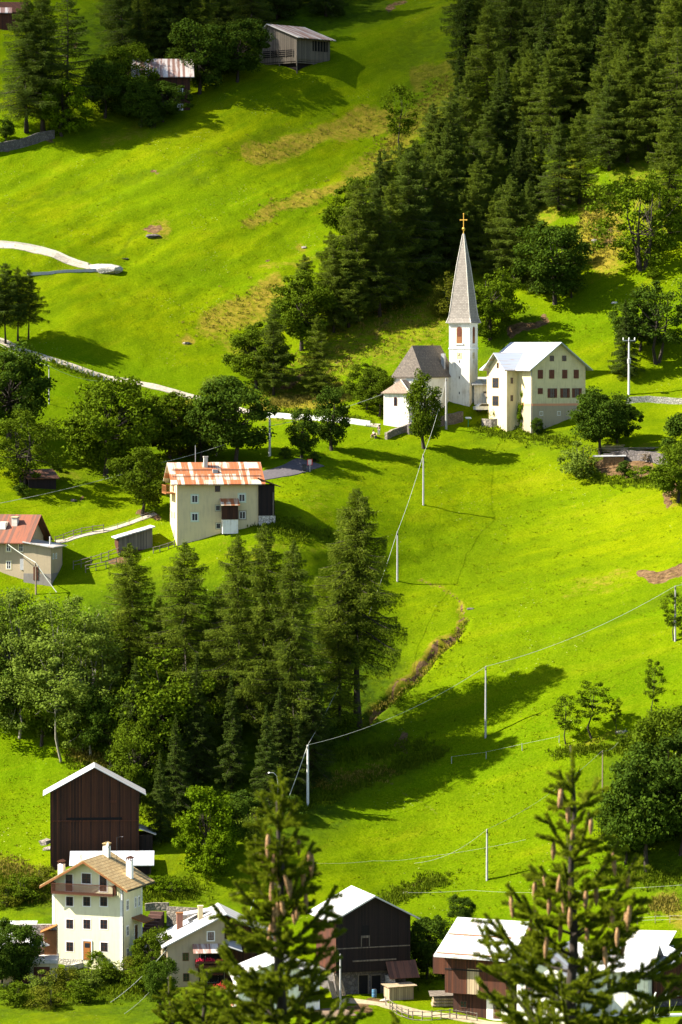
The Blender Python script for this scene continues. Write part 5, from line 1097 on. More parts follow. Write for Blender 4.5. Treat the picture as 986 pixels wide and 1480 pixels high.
road('upper_road', [(-60, 349), (0, 358), (60, 368), (110, 379), (146, 387)], 2.4, M_ROAD)
road('hillside_road', [(-40, 480), (5, 492), (40, 510), (80, 524), (120, 537), (150, 546), (200, 557), (250, 568), (300, 580), (345, 593), (385, 603), (470, 611), (548, 618)], 2.0, M_ROAD)
road('asphalt_road', [(340, 698), (380, 690), (415, 683), (450, 672)], 5.0, M_ASPH)
road('farm_track', [(495, 1447), (545, 1452), (600, 1462), (660, 1473), (760, 1484)], 2.6, M_TRACK)
road('footpath', [(80, 780), (110, 773), (150, 764), (190, 752), (225, 741)], .9, M_ROAD)
road('lane', [(-40, 1428), (40, 1420), (75, 1408)], 3.0, flat('pinkish_paving', (.42, .33, .26)))
road('yard', [(470, 1462), (495, 1476)], 4.0, flat('dirt_yard', (.16, .11, .07)))
def wall(name, px, h, t, mat, label, cat='wall', dip=1.0, jag=.08, cap=None, tops=None):
    P_ = gpath(px, .9); m = MB(); g = random.Random(len(px) * 7 + int(px[0][0])); o0 = P_[0].copy()
    for i, p in enumerate(P_):
        s = perp(P_, i) * (t / 2); hh = h * (1 + g.uniform(-1, 1) * jag); z = p.z - o0.z
        for q, zz in ((p - s, z - dip), (p + s, z - dip), (p + s, z + hh), (p - s, z + hh)): m.v.append((q.x - o0.x, q.y - o0.y, zz))
    for i in range(len(P_) - 1):
        for k in range(4): m.f.append((i * 4 + k, i * 4 + (k + 1) % 4, i * 4 + 4 + (k + 1) % 4, i * 4 + 4 + k))
    m.f.append((3, 2, 1, 0)); e = (len(P_) - 1) * 4; m.f.append((e, e + 1, e + 2, e + 3))
    o = m.build(name, mat, loc=o0); tag(o, label, cat); return o
wall('stone_wall', [(558, 638), (575, 630), (590, 624), (604, 618)], 1.1, .5, S_STONE, 'low rough stone wall stepping down in front of the church sacristy')
wall('retaining_wall', [(590, 630), (615, 624), (640, 616), (668, 606)], 1.7, .5, S_DARK, 'dark retaining wall below the church behind the rounded upright tree')
wall('stone_wall', [(905, 580), (945, 580), (1010, 580)], .9, .6, S_PALE, 'pale dry stone wall beside the insulator pole at the right edge')
wall('stone_wall', [(-30, 232), (0, 222), (40, 211), (78, 199)], 1.7, .6, S_DARK, 'grey stone wall climbing along the meadow at the upper left edge')
wall('retaining_wall', [(698, 614), (708, 618), (720, 616)], 1.3, .6, S_STONE, 'short stone wall at the foot of the parsonage wing')
wall('retaining_wall', [(872, 668), (905, 662), (950, 666), (966, 672)], 1.6, .5, S_DARK, 'dark retaining wall behind the woodpile yard')
wall('road_kerb', [(-50, 345), (0, 353), (60, 363), (128, 380)], .35, .5, CONC, 'pale concrete kerb along the upper side of the road on the left', 'kerb')
wall('guard_rail', [(40, 401), (70, 397), (110, 392), (146, 388)], .5, .2, METAL, 'grey low guard rail below the end of the upper road', 'guard rail', .4)
wall('house_kerb', [(95, 1404), (130, 1394), (170, 1384), (212, 1372)], .7, .35, CONC, 'white kerb wall running up past the orange door', 'kerb')
wall('terrace_wall', [(210, 1316), (225, 1314), (244, 1316)], .9, .5, S_STONE, 'short stone wall on the bank right of the yellow house steps')
# the heap at the road end
def rock(u, v, r, label, mat=S_PALE, sx=1.6, sy=1.0, sz=.7, cat='rock', rz=.3, name='boulder'):
    bm = bmesh.new(); g = np.random.default_rng(int(u * 7 + v)); n = 18 if name == 'boulder' else 60
    for d in unit(g.normal(size=(n, 3))) * (r * (.65 if name == 'boulder' else 1) * (.7 + .45 * g.random((n, 1)))): bm.verts.new((d[0] * sx, d[1] * sy, d[2] * sz))
    bmesh.ops.convex_hull(bm, input=bm.verts)
    me = bpy.data.meshes.new(name); bm.to_mesh(me); bm.free(); me.materials.append(mat)
    o = link(name, me, None, ground(u, v)); o.rotation_euler = (0, 0, rz); return tag(o, label, cat)
rock(147, 386, 2.3, 'long pale heap of gravel at the end of the upper road', S_PALE, 1.7, .8, .46, 'gravel heap', -.12, 'gravel_heap')
rock(222, 341, 1.7, 'dark stones lying in the earthy hollow on the upper meadow', S_DARK, 1.5, .8, .5)
rock(181, 369, .7, 'single small dark stone on the meadow right of the gravel heap', S_DARK)
rock(66, 1216, 1.3, 'grey boulder against the left wall of the dark barn', S_STONE); rock(70, 1226, 1.0, 'smaller stone below the grey boulder at the dark barn', S_STONE)
rock(270, 497, .8, 'stone in the dry grass of the middle meadow', S_STONE); rock(106, 722, .8, 'dark stone on the grass below the forked tree', S_DARK); rock(681, 879, .5, 'dark stone right of the upper end of the creek', S_DARK, 2.2)
rock(899, 1058, .8, 'pile stone below the sapling on the right meadow', S_STONE, 2); rock(888, 438, .7, 'pale stone on the slope left of the dark spruce', S_PALE)
rock(862, 352, 1.2, 'pale rock in the yellow dry slope', S_STONE, 1.5); rock(872, 341, .9, 'smaller rock in the yellow dry slope', S_STONE, 1.5); rock(440, 355, .7, 'stone in the dry tuft of the upper meadow', S_STONE); rock(590, 1290, .8, 'stone on the earth strip above the big barn', S_STONE)
# parapet panels and road posts
PP = gpath([(385, 605), (430, 609), (470, 613), (510, 617), (548, 620)], .5)
L_ = [0.0]
for a, b in zip(PP[:-1], PP[1:]): L_.append(L_[-1] + (b - a).length)
def along(PP, L_, d):
    i = min(range(len(L_)), key=lambda k: abs(L_[k] - d)); return PP[i], perp(PP, i)
par = empty('road_parapet', PP[0], 0, 'row of white parapet panels along the road left of the church', 'parapet')
d = 0.0; j = 0
while d < L_[-1] - 2.2:
    (a, s), (b, _) = along(PP, L_, d), along(PP, L_, d + 1.95)
    a, b = a - PP[0], b - PP[0]; m = MB()
    m.add([a - s * .12 + Vector((0, 0, -.5)), b - s * .12 + Vector((0, 0, -.5)), b + s * .12 + Vector((0, 0, -.5)), a + s * .12 + Vector((0, 0, -.5)), a - s * .12 + Vector((0, 0, .95)), b - s * .12 + Vector((0, 0, .95)), b + s * .12 + Vector((0, 0, .95)), a + s * .12 + Vector((0, 0, .95))],
        [(0, 3, 2, 1), (4, 5, 6, 7), (0, 1, 5, 4), (1, 2, 6, 5), (2, 3, 7, 6), (3, 0, 4, 7)])
    m.build('panel', TRIM, par); d += 2.15; j += 1
for j in range(14):
    t = j / 13; u = 52 + 98 * t; v = 521 + 31 * t - 3 * math.sin(t * PI)
    p = ground(u, v); m = MB().box(-.09, .09, -.09, .09, -.3, .75).prism([(-.09, .75), (.09, .75), (0, .86)], -.09, .09)
    tag(m.build('road_post', METAL, loc=p), 'grey post %s from the left along the lower road edge' % ORD[j], 'post', 'posts along the hillside road')
# poles
M_POLE = flat('pale_grey_pole', (.36, .35, .34), .7); M_WPOLE = flat('whitish_pole', (.66, .65, .62), .7); M_BPOLE = flat('wooden_pole', (.22, .17, .12), .8)
TOPS = {}
def pole(key, u, vb, vt, label, mat=M_POLE, r=.16, arms=0):
    p = ground(u, vb); k = FPX / base_depth(p); h = (vb - vt) / k
    o = empty('utility_pole', p, 0, label, 'pole'); MB().tube([(0, 0, -.6), (0, 0, h * .5), (0, 0, h)], [r, r * .85, r * .65], 8).build('pole_shaft', mat, o)
    m = MB().box(-.09, .09, -.30, -.1, h - .5, h - .35).box(-.05, .05, -.4, -.28, h - .55, h - .1); m.build('bracket', DMETAL, o)
    for a in range(arms):
        m = MB().box(-1.1, 1.1, -.07, .07, h - .35 - a * 2.2, h - .2 - a * 2.2); ar = m.build('cross_arm', METAL, o)
        for x in (-1.0, 0, 1.0): MB().lathe([(.05, 0), (.12, .1), (.07, .2), (.12, .3), (.04, .45)], (x, 0, h - .2 - a * 2.2), 8).build('insulator', TRIM, ar)
    if arms:
        MB().lathe([(.05, 0), (.32, .05), (.32, .9), (.05, 1.0)], (0, -.4, h * .55), 10).build('transformer', METAL, o)
    TOPS[key] = p + Vector((0, 0, h)); return o
pole('church', 645, 622, 548, 'grey pole in front of the church nave', M_POLE, .2); pole('slope', 612, 731, 657, 'pale pole on the slope below the church'); pole('larch', 574.5, 840, 768, 'pale pole right of the tallest larch')
pole('road', 390, 663, 600, 'whitish pole by the white road parapet', M_WPOLE, .22); pole('meadow', 702, 1068, 965, 'grey pole standing in the larch shadow on the meadow'); pole('edge', 976, 926, 846, 'grey pole before the small tree at the right edge')
pole('ravine', 445, 1166, 1078, 'white pole at the edge of the dark ravine', M_WPOLE, .2); pole('thin', 871, 1143, 1078, 'thin brown pole left of the large dark round tree', M_BPOLE, .11); pole('low', 704, 1273, 1199, 'grey pole on the lower meadow above the white roofed barn', M_POLE, .17)
pole('hill', 71, 583, 528, 'thin pale pole below the hillside road', M_POLE, .1); pole('left', 52, 858, 812, 'brown pole in front of the grey annex', M_BPOLE, .14); pole('insul', 909, 567, 487, 'tall pale pole with cross arms and insulators at the right', M_WPOLE, .2, 1); pole('barn', 492, 1463, 1382, 'grey pole left of the large barn', M_POLE, .14)
p = ground(402, 1190); k = FPX / base_depth(p); h = 70 / k
o = empty('street_lamp', p, 0, 'street lamp with a curved arm above the left foreground spruce', 'street lamp'); MB().tube([(0, 0, -.5), (0, 0, h * .75), (-.15, 0, h * .93), (-.6, 0, h), (-1.1, 0, h + .05)], [.09, .07, .05, .05, .04], 6).build('lamp_post', METAL, o)
MB().lathe([(.05, -.12), (.17, -.1), (.15, .02), (.03, .08)], (0, 0, 0), 8).build('lamp_head', TRIM, o, (-1.25, 0, h + .05))
M_CABLE = flat('pale_cable', (.42, .43, .37), .6); M_DCABLE = flat('grey_cable', (.30, .31, .26), .6)
def cable(label, pts, r=.05, sag=.6, mat=M_CABLE, name='power_cable'):
    m = MB()
    for a, b in zip(pts[:-1], pts[1:]):
        n = 14; q = [a.lerp(b, k / n) - Vector((0, 0, sag * 4 * (k / n) * (1 - k / n))) - pts[0] for k in range(n + 1)]; m.tube(q, r, 5)
    o = m.build(name, mat, loc=pts[0]); tag(o, label, 'cable'); return o
T = TOPS
at = lambda u, v, h=0.0: ground(u, v) + Vector((0, 0, h))
cable('pale cable descending from the church pole to the pole below', [T['church'], T['slope']], .025, 1.0); cable('pale cable between the slope pole and the pole by the tallest larch', [T['slope'], T['larch']], .025, .5)
cable('pale cable passing behind the tallest larch down into the ravine', [T['larch'], T['ravine']], .025, 2.5); cable('pale cable from the ravine pole to the meadow pole', [T['ravine'], T['meadow']], .025, 1.4)
cable('pale cable from the meadow pole to the right edge pole', [T['meadow'], T['edge']], .025, 1.2); cable('pale cable leaving the picture from the right edge pole', [T['edge'], T['edge'] + Vector((14, 3, 3.6))], .025, .4)
cable('thick white cable from the ravine pole down behind the spruce', [T['ravine'], Vector(W(392, 1215, 540)), Vector(W(352, 1345, 512))], .05, .4)
cable('thin cable crossing over the rusty orange roof to the church', [ch.matrix_basis @ Vector((0, .5, 5.4)), at(391, 664, 5.0), Vector(W(236, 668, 618)), at(-30, 742, .8)], .035, .5, M_DCABLE)
cable('white cable hanging in front of the left edge house', [Vector(W(12, 787, 588)), T['left'], Vector(W(82, 856, 583))], .07, .1)
cable('cable sagging along the hillside road at the left', [Vector(W(-10, 492, 660)), T['hill'], Vector(W(148, 551, 662))], .025, .6)
cable('cable rising from the lower left shrubs to the grey house', [at(160, 1462, .3), gh.matrix_basis @ Vector((0, 0, 5.0))], .035, .5, M_CABLE); cable('lower cable from the shrubs to the wall of the grey house', [at(180, 1475, .3), gh.matrix_basis @ Vector((0, .2, 2.2))], .03, .5, M_DCABLE)
cable('faint wire from the lower meadow pole to the thin brown pole', [at(600, 1258, 1.0), T['low'], T['thin'], at(905, 1062, 1.0)], .016, 1.0, M_DCABLE)
cable('thin white wire across the foot of the meadow', [at(590, 1300, 1.0), at(680, 1299, 1.0), at(780, 1301, 1.0), at(1010, 1290, 1.0)], .013, .12)
cable('thin white wire above the big barn roof', [at(450, 1262, 1.2), at(540, 1256, 1.2), at(610, 1252, 1.2), at(760, 1225, 1.3)], .013, .2)
# fences
def fence(px, n, h, label, mat=W_GREY, rails=2, r=.07, wire=False):
    P_ = gpath(px, .4); LL = [0.0]
    for a, b in zip(P_[:-1], P_[1:]): LL.append(LL[-1] + (b - a).length)
    root = empty('wire_fence' if wire else 'wooden_fence', P_[0], 0, label, 'fence'); pts = []; g = random.Random(n)
    for j in range(n):
        p, s = along(P_, LL, LL[-1] * j / (n - 1)); p = p - P_[0]; pts.append(p)
        MB().tube([p + Vector((0, 0, -.4)), p + Vector((g.uniform(-.06, .06), 0, h * g.uniform(.92, 1.08)))], r, 5).build('post', mat, root)
    for q in range(rails):
        m = MB(); z = h * (.9 - .42 * q)
        for a, b in zip(pts[:-1], pts[1:]): m.tube([a + Vector((0, -.05, z + g.uniform(-.06, .06))), b + Vector((0, -.05, z + g.uniform(-.06, .06)))], .012 if wire else .055, 4)
        m.build('wire' if wire else 'rail', M_CABLE if wire else mat, root)
    return root
fence([(106, 819), (125, 814), (150, 808), (172, 800)], 6, 1.3, 'grey wooden fence round the small garden left of the shed')
fence([(124, 826), (150, 822), (168, 816)], 4, 1.2, 'front side of the small wooden garden fence', W_GREY); fence([(80, 781), (95, 774), (118, 768), (150, 763)], 6, 1.0, 'grey wooden railing beside the pale footpath')
fence([(222, 800), (236, 797), (252, 792)], 4, 1.0, 'short fence between the shed and the rusty roofed house')
fence([(150, 766), (190, 753), (222, 742)], 5, .8, 'thin wire fence along the upper end of the footpath', W_GREY, 2, .04, True)
fence([(653, 1108), (707, 1099), (759, 1087), (808, 1074)], 4, 1.1, 'thin electric fence with four pale stakes across the meadow', M_POLE, 1, .045, True)
fence([(558, 1456), (575, 1466), (600, 1474), (625, 1477), (650, 1474), (690, 1476)], 14, 1.2, 'wooden rail fence beside the farm track at the bottom', W_GREY, 3)
fence([(325, 1462), (345, 1452), (352, 1440)], 4, 1.1, 'dark wooden fence by the steps of the grey house', W_BLACK, 3)
fence([(880, 1338), (930, 1338), (990, 1336)], 6, 1.0, 'pale stake fence at the foot of the meadow on the right', W_PALE, 2, .05, True)
# woodpile and yard clutter beside the parsonage
o, k = site(859, 676, -4, 'woodpile', 'neat pile of orange split firewood with a grey cover', 'woodpile'); m = MB(); g = random.Random(2)
for x in range(26):
    for z in range(6): m.prism([(x * .19 + .09 + .085 * math.cos(q * 1.05 + g.random()), z * .33 + .17 + .16 * math.sin(q * 1.05)) for q in range(6)], -.0 - g.random() * .12, 1.0)
m.build('firewood', wood('split_firewood', (.55, .33, .14), (.30, .16, .07), .19, .2), o); m = MB().slab((-.3, -.25, 2.05), (5.3, -.25, 2.15), (5.2, 1.2, 2.35), (-.2, 1.2, 2.25), .08); m.build('cover', METAL, o)
for (u, v, s, lab, mat) in ((885, 652, 1.0, 'heap of pale boards behind the woodpile', W_PALE), (905, 660, 1.2, 'heap of grey planks right of the small dark bush', W_GREY), (945, 664, 1.1, 'stack of pale timber at the right end of the yard', W_PALE), (925, 655, 1.4, 'long grey beams leaning in the wood yard', W_GREY)):
    o, k = site(u, v, 10 if s > 1 else -12, 'plank_stack', lab, 'planks'); g = random.Random(int(u))
    m = MB()
    for j in range(9):
        a = g.uniform(-.35, .35); L2 = 2.2 * s * g.uniform(.6, 1.2); z = .1 + j * .13; c, s2 = math.cos(a), math.sin(a)
        m.slab((-L2 * c, -L2 * s2 - .12, z), (L2 * c, L2 * s2 - .12, z + g.uniform(-.2, .3)), (L2 * c, L2 * s2 + .14, z + .05), (-L2 * c, -L2 * s2 + .14, z), .06)
    m.build('planks', mat, o)
o, k = site(853, 668, 0, 'tarpaulin', 'crumpled orange tarpaulin left of the woodpile', 'tarpaulin'); bm = bmesh.new(); bmesh.ops.create_icosphere(bm, subdivisions=3, radius=.9)
for w in bm.verts: w.co *= 1 + .5 * float(vnoise(np.array(w.co.x * 2.1), np.array(w.co.y * 2 + w.co.z * 1.7))); w.co.z = w.co.z * .7 + .3
me = bpy.data.meshes.new('sheet'); bm.to_mesh(me); bm.free(); me.materials.append(flat('orange_sheet', (.70, .13, .02))); link('sheet', me, o)
# by the big barn
o, k = site(563, 1447, 18, 'log_crate', 'low crate of stacked timber with pale plank lid beside the large barn', 'wood stack')
MB().box(0, 3.2, 0, 2.2, -.5, 1.7).build('stacked_timber', W_PALE, o); m = MB()
for j in range(6): m.slab((-.3, -.3 + j * .48, 1.75 + .02 * (j % 2)), (3.6, -.3 + j * .48, 1.8), (3.6, .12 + j * .48, 1.86), (-.3, .12 + j * .48, 1.8), .06)
m.build('plank_lid', W_PALE, o); MB().box(3.21, 3.26, .05, 2.15, -.4, 1.6).build('dark_side', W_RED, o)
rock(556, 1446, .75, 'pale stones at the left of the log crate', S_PALE, 1.4, .8, .8)
o, k = site(626, 1457, 4, 'log_pile', 'pile of pale sawn logs under boards left of the white roofed barn', 'log pile'); m = MB()
for z in range(3):
    for j in range(4): m.tube([(-.1 + .1 * z, j * .5, .2 + z * .4), (3.4 - .1 * z, j * .5 + .1, .2 + z * .4)], .2, 8)
m.build('logs', W_PALE, o); MB().slab((-.4, -.4, 1.45), (3.7, -.4, 1.5), (3.7, 1.9, 1.8), (-.4, 1.9, 1.75), .08).build('cover_board', W_GREY, o)
o, k = site(490, 1441, 40, 'leaning_boards', 'pale boards leaning against the left of the large barn', 'boards'); m = MB(); g = random.Random(8)
for j in range(8): h = g.uniform(1.8, 3.0); m.slab((-1.2 + j * .3, -.2, -.2), (-.96 + j * .3, -.2, -.2), (-.96 + j * .3 + g.uniform(-.05, .05), .7, h), (-1.2 + j * .3, .7, h), .05)
m.build('boards', W_PALE, o)
o, k = site(541, 1440, 0, 'blue_barrel', 'small blue barrel in front of the large barn door', 'barrel'); MB().lathe([(.28, 0), (.31, .1), (.3, .3), (.33, .35), (.3, .4), (.3, .65), (.33, .7), (.3, .75), (.31, .95), (.27, 1.0)], (0, -.5, 0), 14).build('drum', flat('blue_plastic', (.06, .16, .26), .5), o); MB().lathe([(.26, 1.0), (.26, 1.04), (.05, 1.05)], (0, -.5, 0), 14).build('lid', DMETAL, o)
o, k = site(690, 1468, 0, 'garden_bench', 'pale bench with a blue box before the white roofed barn', 'bench'); MB().box(0, 1.8, 0, .5, .4, .48).build('seat', TRIM, o); MB().box(0, 1.8, .46, .52, .5, .95).build('backrest', TRIM, o)
for x in (.1, 1.6): MB().box(x, x + .08, .05, .45, -.2, .4).build('leg', METAL, o)
for (u, v, lab, col, n) in ((684, 1458, 'pink flowers hanging before the white roofed barn', leaf_mat('pink_petals', (.55, .05, .22), (.75, .12, .35), (.6, .06, .2), .1), 90), (737, 1467, 'red flowers along the white front of the barn', RED, 130), (322, 1432, 'red flowers on the steps of the grey house', RED, 90), (334, 1438, 'pink flowers by the fence of the grey house', RED, 60)):
    o, k = site(u, v, 0, 'flower_pot', lab, 'flowers'); g = np.random.default_rng(int(u)); C = g.normal(size=(n, 3)) * np.array([.55 if n < 100 else 1.2, .15, .18]) + np.array([0, 0, .75])
    v_, f_ = leaves(C, g.normal(size=(n, 3)), g.normal(size=(n, 3)), np.full(n, .18), np.full(n, .15)); link('blossom', np_mesh('blossom', v_, f_, col, dict(tone=np.repeat(g.random(n), 4))), o); MB().lathe([(.22, -.2), (.3, .4), (.33, .55)], (0, 0, 0), 10).build('pot', FASCIA, o)
for j, (u, v, w, h) in enumerate(((338, 1446, 1.6, .8), (345, 1456, 1.9, .9), (350, 1468, 2.1, 1.0))):
    o, k = site(u, v, 12, 'brick_stack', '%s stack of red brown bricks and slabs by the white house' % ('upper', 'middle', 'lowest')[j], 'bricks'); m = MB(); g = random.Random(j)
    for q in range(6): m.box(-w / 2 + g.uniform(0, .15), w / 2 - g.uniform(0, .15), -.5, .5, q * h / 6, (q + .9) * h / 6)
    m.build('bricks', flat('red_brick', (.34, .16, .08)), o); MB().box(-w / 2 - .1, w / 2 + .1, -.6, .6, h, h + .1).build('slab', CONC, o)
# rack at the right edge
o, k = site(946, 1476, 6, 'pole_rack', 'rack of yellow green braced posts in front of the red brown barn', 'rack'); m = MB(); GY = flat('yellow_green_paint', (.42, .44, .10))
for x in (0, 1.9, 3.8): m.tube([(x, 0, -.5), (x, 0, 2.6)], .07, 6); m.tube([(x, 0, .0), (x + .9, 0, 1.9)], .025, 5)
m.tube([(0, 0, 2.5), (4.2, 0, 2.5)], .06, 6).build('frame', GY, o) if False else m.build('frame', GY, o)
MB().box(-.3, 4.6, -.5, .6, -.6, .35).build('white_base', TRIM, o)
for x in (0, 1.4, 2.9): MB().tube([(x, 0, 2.6), (x + .15, -.1, 3.1)], .09, 6).build('post_cap', TRIM, o)
# signs and small things near the church
o, k = site(448, 684, 12, 'notice_board', 'red and white notice board on a post by the upright trees', 'sign'); MB().tube([(0, 0, -.3), (0, 0, 1.2)], .06, 6).build('post', METAL, o); bo = MB().box(-.42, .42, -.04, .04, 1.1, 2.1).build('board', flat('red_sign_paint', (.55, .05, .05)), o); MB().box(-.32, .26, -.07, -.045, 1.2, 2.0).build('paper', flat('sign_white', (.7, .55, .52)), bo)
o, k = site(440, 683, 8, 'litter_bin', 'small dark litter bin on the grass brow left of the notice board', 'bin'); MB().box(-.3, .3, -.25, .25, .1, 1.0).build('bin_body', DMETAL, o); MB().box(-.33, .33, -.28, .28, 1.0, 1.08).build('lid', BLACK, o); MB().tube([(0, 0, -.2), (0, 0, .1)], .025, 6).build('post', DMETAL, o)
o, k = site(677, 616, 10, 'information_lectern', 'green information lectern on the grass below the belfry', 'sign'); MB().tube([(0, 0, -.3), (0, 0, 1.45)], .07, 6).build('post', flat('green_paint', (.02, .22, .10)), o); MB().slab((-.5, -.35, 1.45), (.5, -.35, 1.45), (.5, .25, 1.7), (-.5, .25, 1.7), .07).build('panel', flat('lectern_panel', (.55, .58, .55)), o)
# car behind the church
o, k = site(702, 596, 14, 'parked_car', 'small white car parked between the belfry and the parsonage', 'car', dz=.35)
MB().prism([(-2, .35), (2, .35), (2.05, .8), (1.3, .95), (.8, 1.42), (-1.0, 1.45), (-1.7, .98), (-2.05, .9)], -.8, .8).build('body', flat('white_car_paint', (.8, .8, .8), .25), o)
m = MB().prism([(1.15, .96), (.76, 1.36), (-.95, 1.38), (-1.5, .98)], -.82, -.803); m.build('side_window', GLASS, o)
for x in (-1.25, 1.25):
    for y in (-.78, .62): w_ = MB().lathe([(.02, 0), (.32, 0), (.34, .08), (.32, .16), (.02, .16)], (0, 0, 0), 14).build('wheel', BLACK, o, (x, y + .16, .34)); w_.rotation_euler = (R(90), 0, 0)
# dark hut under the forked tree
o, k = site(42, 708, 16, 'dark_hut', 'low dark hut under the forked tree at the left', 'hut'); MB().box(0, 4.4, 0, 4, -1.5, 1.5).build('wall', W_BLACK, o); MB().slab((-.4, -.5, 1.55), (4.9, -.5, 1.55), (4.9, 4.4, 2.9), (-.4, 4.4, 2.9), .14).build('roof', R_DARK, o)
# ---------------------------------------------------------------- the two people beside the church
SKIN = flat('skin', (.45, .26, .18), .6)
def person(u, v, rz, pose, top, legs, label, dz=0):
    p = ground(u, v); root = empty('person', p + Vector((0, 0, dz)), R(rz), label, 'person')
    def skin(name, pts, edges, rad, mat, par, sub=1):
        me = bpy.data.meshes.new(name); me.from_pydata([tuple(q) for q in pts], edges, []); o = bpy.data.objects.new(name, me); COL.objects.link(o); o.parent = par
        sm = o.modifiers.new('skin', 'SKIN'); 
        for i, r_ in enumerate(rad): me.skin_vertices[0].data[i].radius = (r_, r_)
        me.skin_vertices[0].data[0].use_root = True
        o.modifiers.new('sub', 'SUBSURF').levels = sub; o.modifiers['sub'].render_levels = sub; me.materials.append(mat); return o
    hip = Vector((0, 0, .92 if pose == 'stand' else .5)); ch_ = hip + Vector((0, -.02 if pose == 'stand' else -.06, .33)); nk = ch_ + Vector((0, -.02, .19)); hd = nk + Vector((0, -.03, .2))
    P_ = [hip, ch_, nk, hd - Vector((0, 0, .06)), hd + Vector((0, 0, .08))]; E = [(0, 1), (1, 2), (2, 3), (3, 4)]; r_ = [.14, .15, .055, .095, .085]; legv = []
    for s in (-1, 1):
        if pose == 'stand': kn, an, to = Vector((s * .1, -.04, .48)), Vector((s * .11, .02, .07)), Vector((s * .13, -.15, .04))
        else: kn, an, to = Vector((s * .12, -.42, .52)), Vector((s * .12, -.45, .08)), Vector((s * .13, -.6, .04))
        h0 = hip + Vector((s * .09, 0, -.04)); b = len(P_); P_ += [h0, kn, an, to]; E += [(0, b), (b, b + 1), (b + 1, b + 2), (b + 2, b + 3)]; r_ += [.10, .07, .05, .04]; legv.append((h0, kn, an))
        sh_ = ch_ + Vector((s * .19, 0, .11)); el = sh_ + Vector((s * .07, -.05, -.27)); wr_ = el + (Vector((-s * .03, -.12, -.22)) if pose == 'stand' else Vector((-s * .1, -.22, -.1))); ha = wr_ + (wr_ - el).normalized() * .11
        b = len(P_); P_ += [sh_, el, wr_, ha]; E += [(1, b), (b, b + 1), (b + 1, b + 2), (b + 2, b + 3)]; r_ += [.06, .045, .033, .035]
    body = skin('body', P_, E, r_, SKIN, root)
    skin('shirt', [hip + Vector((0, 0, .02)), ch_, ch_ + Vector((0, 0, .14))] + [ch_ + Vector((s * .2, 0, .1)) for s in (-1, 1)] + [ch_ + Vector((s * .27, -.05, -.16)) for s in (-1, 1)], [(0, 1), (1, 2), (1, 3), (1, 4), (3, 5), (4, 6)], [.17, .18, .09, .085, .085, .065, .065], top, root)
    skin('trousers', [hip] + [q for l_ in legv for q in l_], [(0, 1), (1, 2), (2, 3), (0, 4), (4, 5), (5, 6)], [.16, .12, .09, .065, .12, .09, .065], legs, root)
    MB().lathe([(.02, .13), (.07, .12), (.105, .06), (.11, 0), (.10, -.05)], tuple(hd + Vector((0, .012, .02))), 10).build('hair', DARKW, root)
    m = MB(); [m.box(s * .035 - .012, s * .035 + .012, -.105, -.09, .02, .035) for s in (-1, 1)]; m.box(-.025, .025, -.105, -.092, -.055, -.043); m.box(-.012, .012, -.125, -.09, -.025, .015); f_ = m.build('face', flat('face_shade', (.25, .12, .09)), root); f_.location = hd
    return root
person(548, 633, -20, 'stand', flat('navy_jacket', (.02, .03, .09)), flat('grey_trousers', (.30, .30, .32)), 'standing person in a navy jacket and grey trousers by the sacristy', .02)
bn, k = site(540.5, 637, -60, 'park_bench', 'small wooden bench on the grass by the end of the road parapet', 'bench')
MB().box(-.75, .75, -.22, .22, .36, .42).build('seat', W_PALE, bn); MB().box(-.75, .75, .2, .26, .5, .85).build('backrest', W_PALE, bn)
for x in (-.65, .57): MB().box(x, x + .08, -.2, .2, -.3, .36).build('leg', W_GREY, bn)
person(540.5, 637, -60, 'sit', flat('white_shirt', (.75, .70, .64)), flat('brown_trousers', (.16, .11, .07)), 'person in a white shirt sitting on the small bench', .0)

# ---------------------------------------------------------------- tall grass and weeds on banks, ditches and road edges
def weeds(name, mat, spots, blades, lab, hs=1.0, lean=.35):
    g = np.random.default_rng(len(spots)); U, V = [], []
    for pts, r, n in spots:
        P2 = np.array(pts, float); s = np.r_[0, np.cumsum(np.hypot(*np.diff(P2, axis=0).T))] if len(pts) > 1 else np.array([0., 0.]); P2 = P2 if len(pts) > 1 else np.vstack([P2, P2])
        t = g.random(n) * s[-1]; U.append(np.interp(t, s, P2[:, 0]) + g.normal(size=n) * r); V.append(np.interp(t, s, P2[:, 1]) + g.normal(size=n) * r * .6)
    U, V = np.concatenate(U), np.concatenate(V)
    P = ground(U, V).T; n = len(P); P = np.repeat(P, blades, 0); m = len(P)
    h = hs * np.repeat(.25 + .55 * g.random(n) ** 2, blades) * (.6 + .6 * g.random(m)); P = P + g.normal(size=(m, 3)) * np.array([.22, .22, .03])
    A = np.stack([g.normal(size=m) * lean, g.normal(size=m) * lean, np.ones(m)], -1)
    v, f = leaves(P + A * (h * .42)[:, None], A, g.normal(size=(m, 3)) * np.array([1, 1, .1]), h, .10 + .10 * g.random(m))
    o = link(name, np_mesh(name, v, f, mat, dict(tone=np.repeat(g.random(m), 4)))); o['kind'] = 'stuff'; return o
M_WEED = leaf_mat('weed_leaves', (.040, .075, .004), (.110, .150, .006), (.08, .10, .006), .25); M_STRAW = leaf_mat('dry_grass_blades', (.085, .085, .008), (.25, .20, .04), (.16, .13, .02), .25)
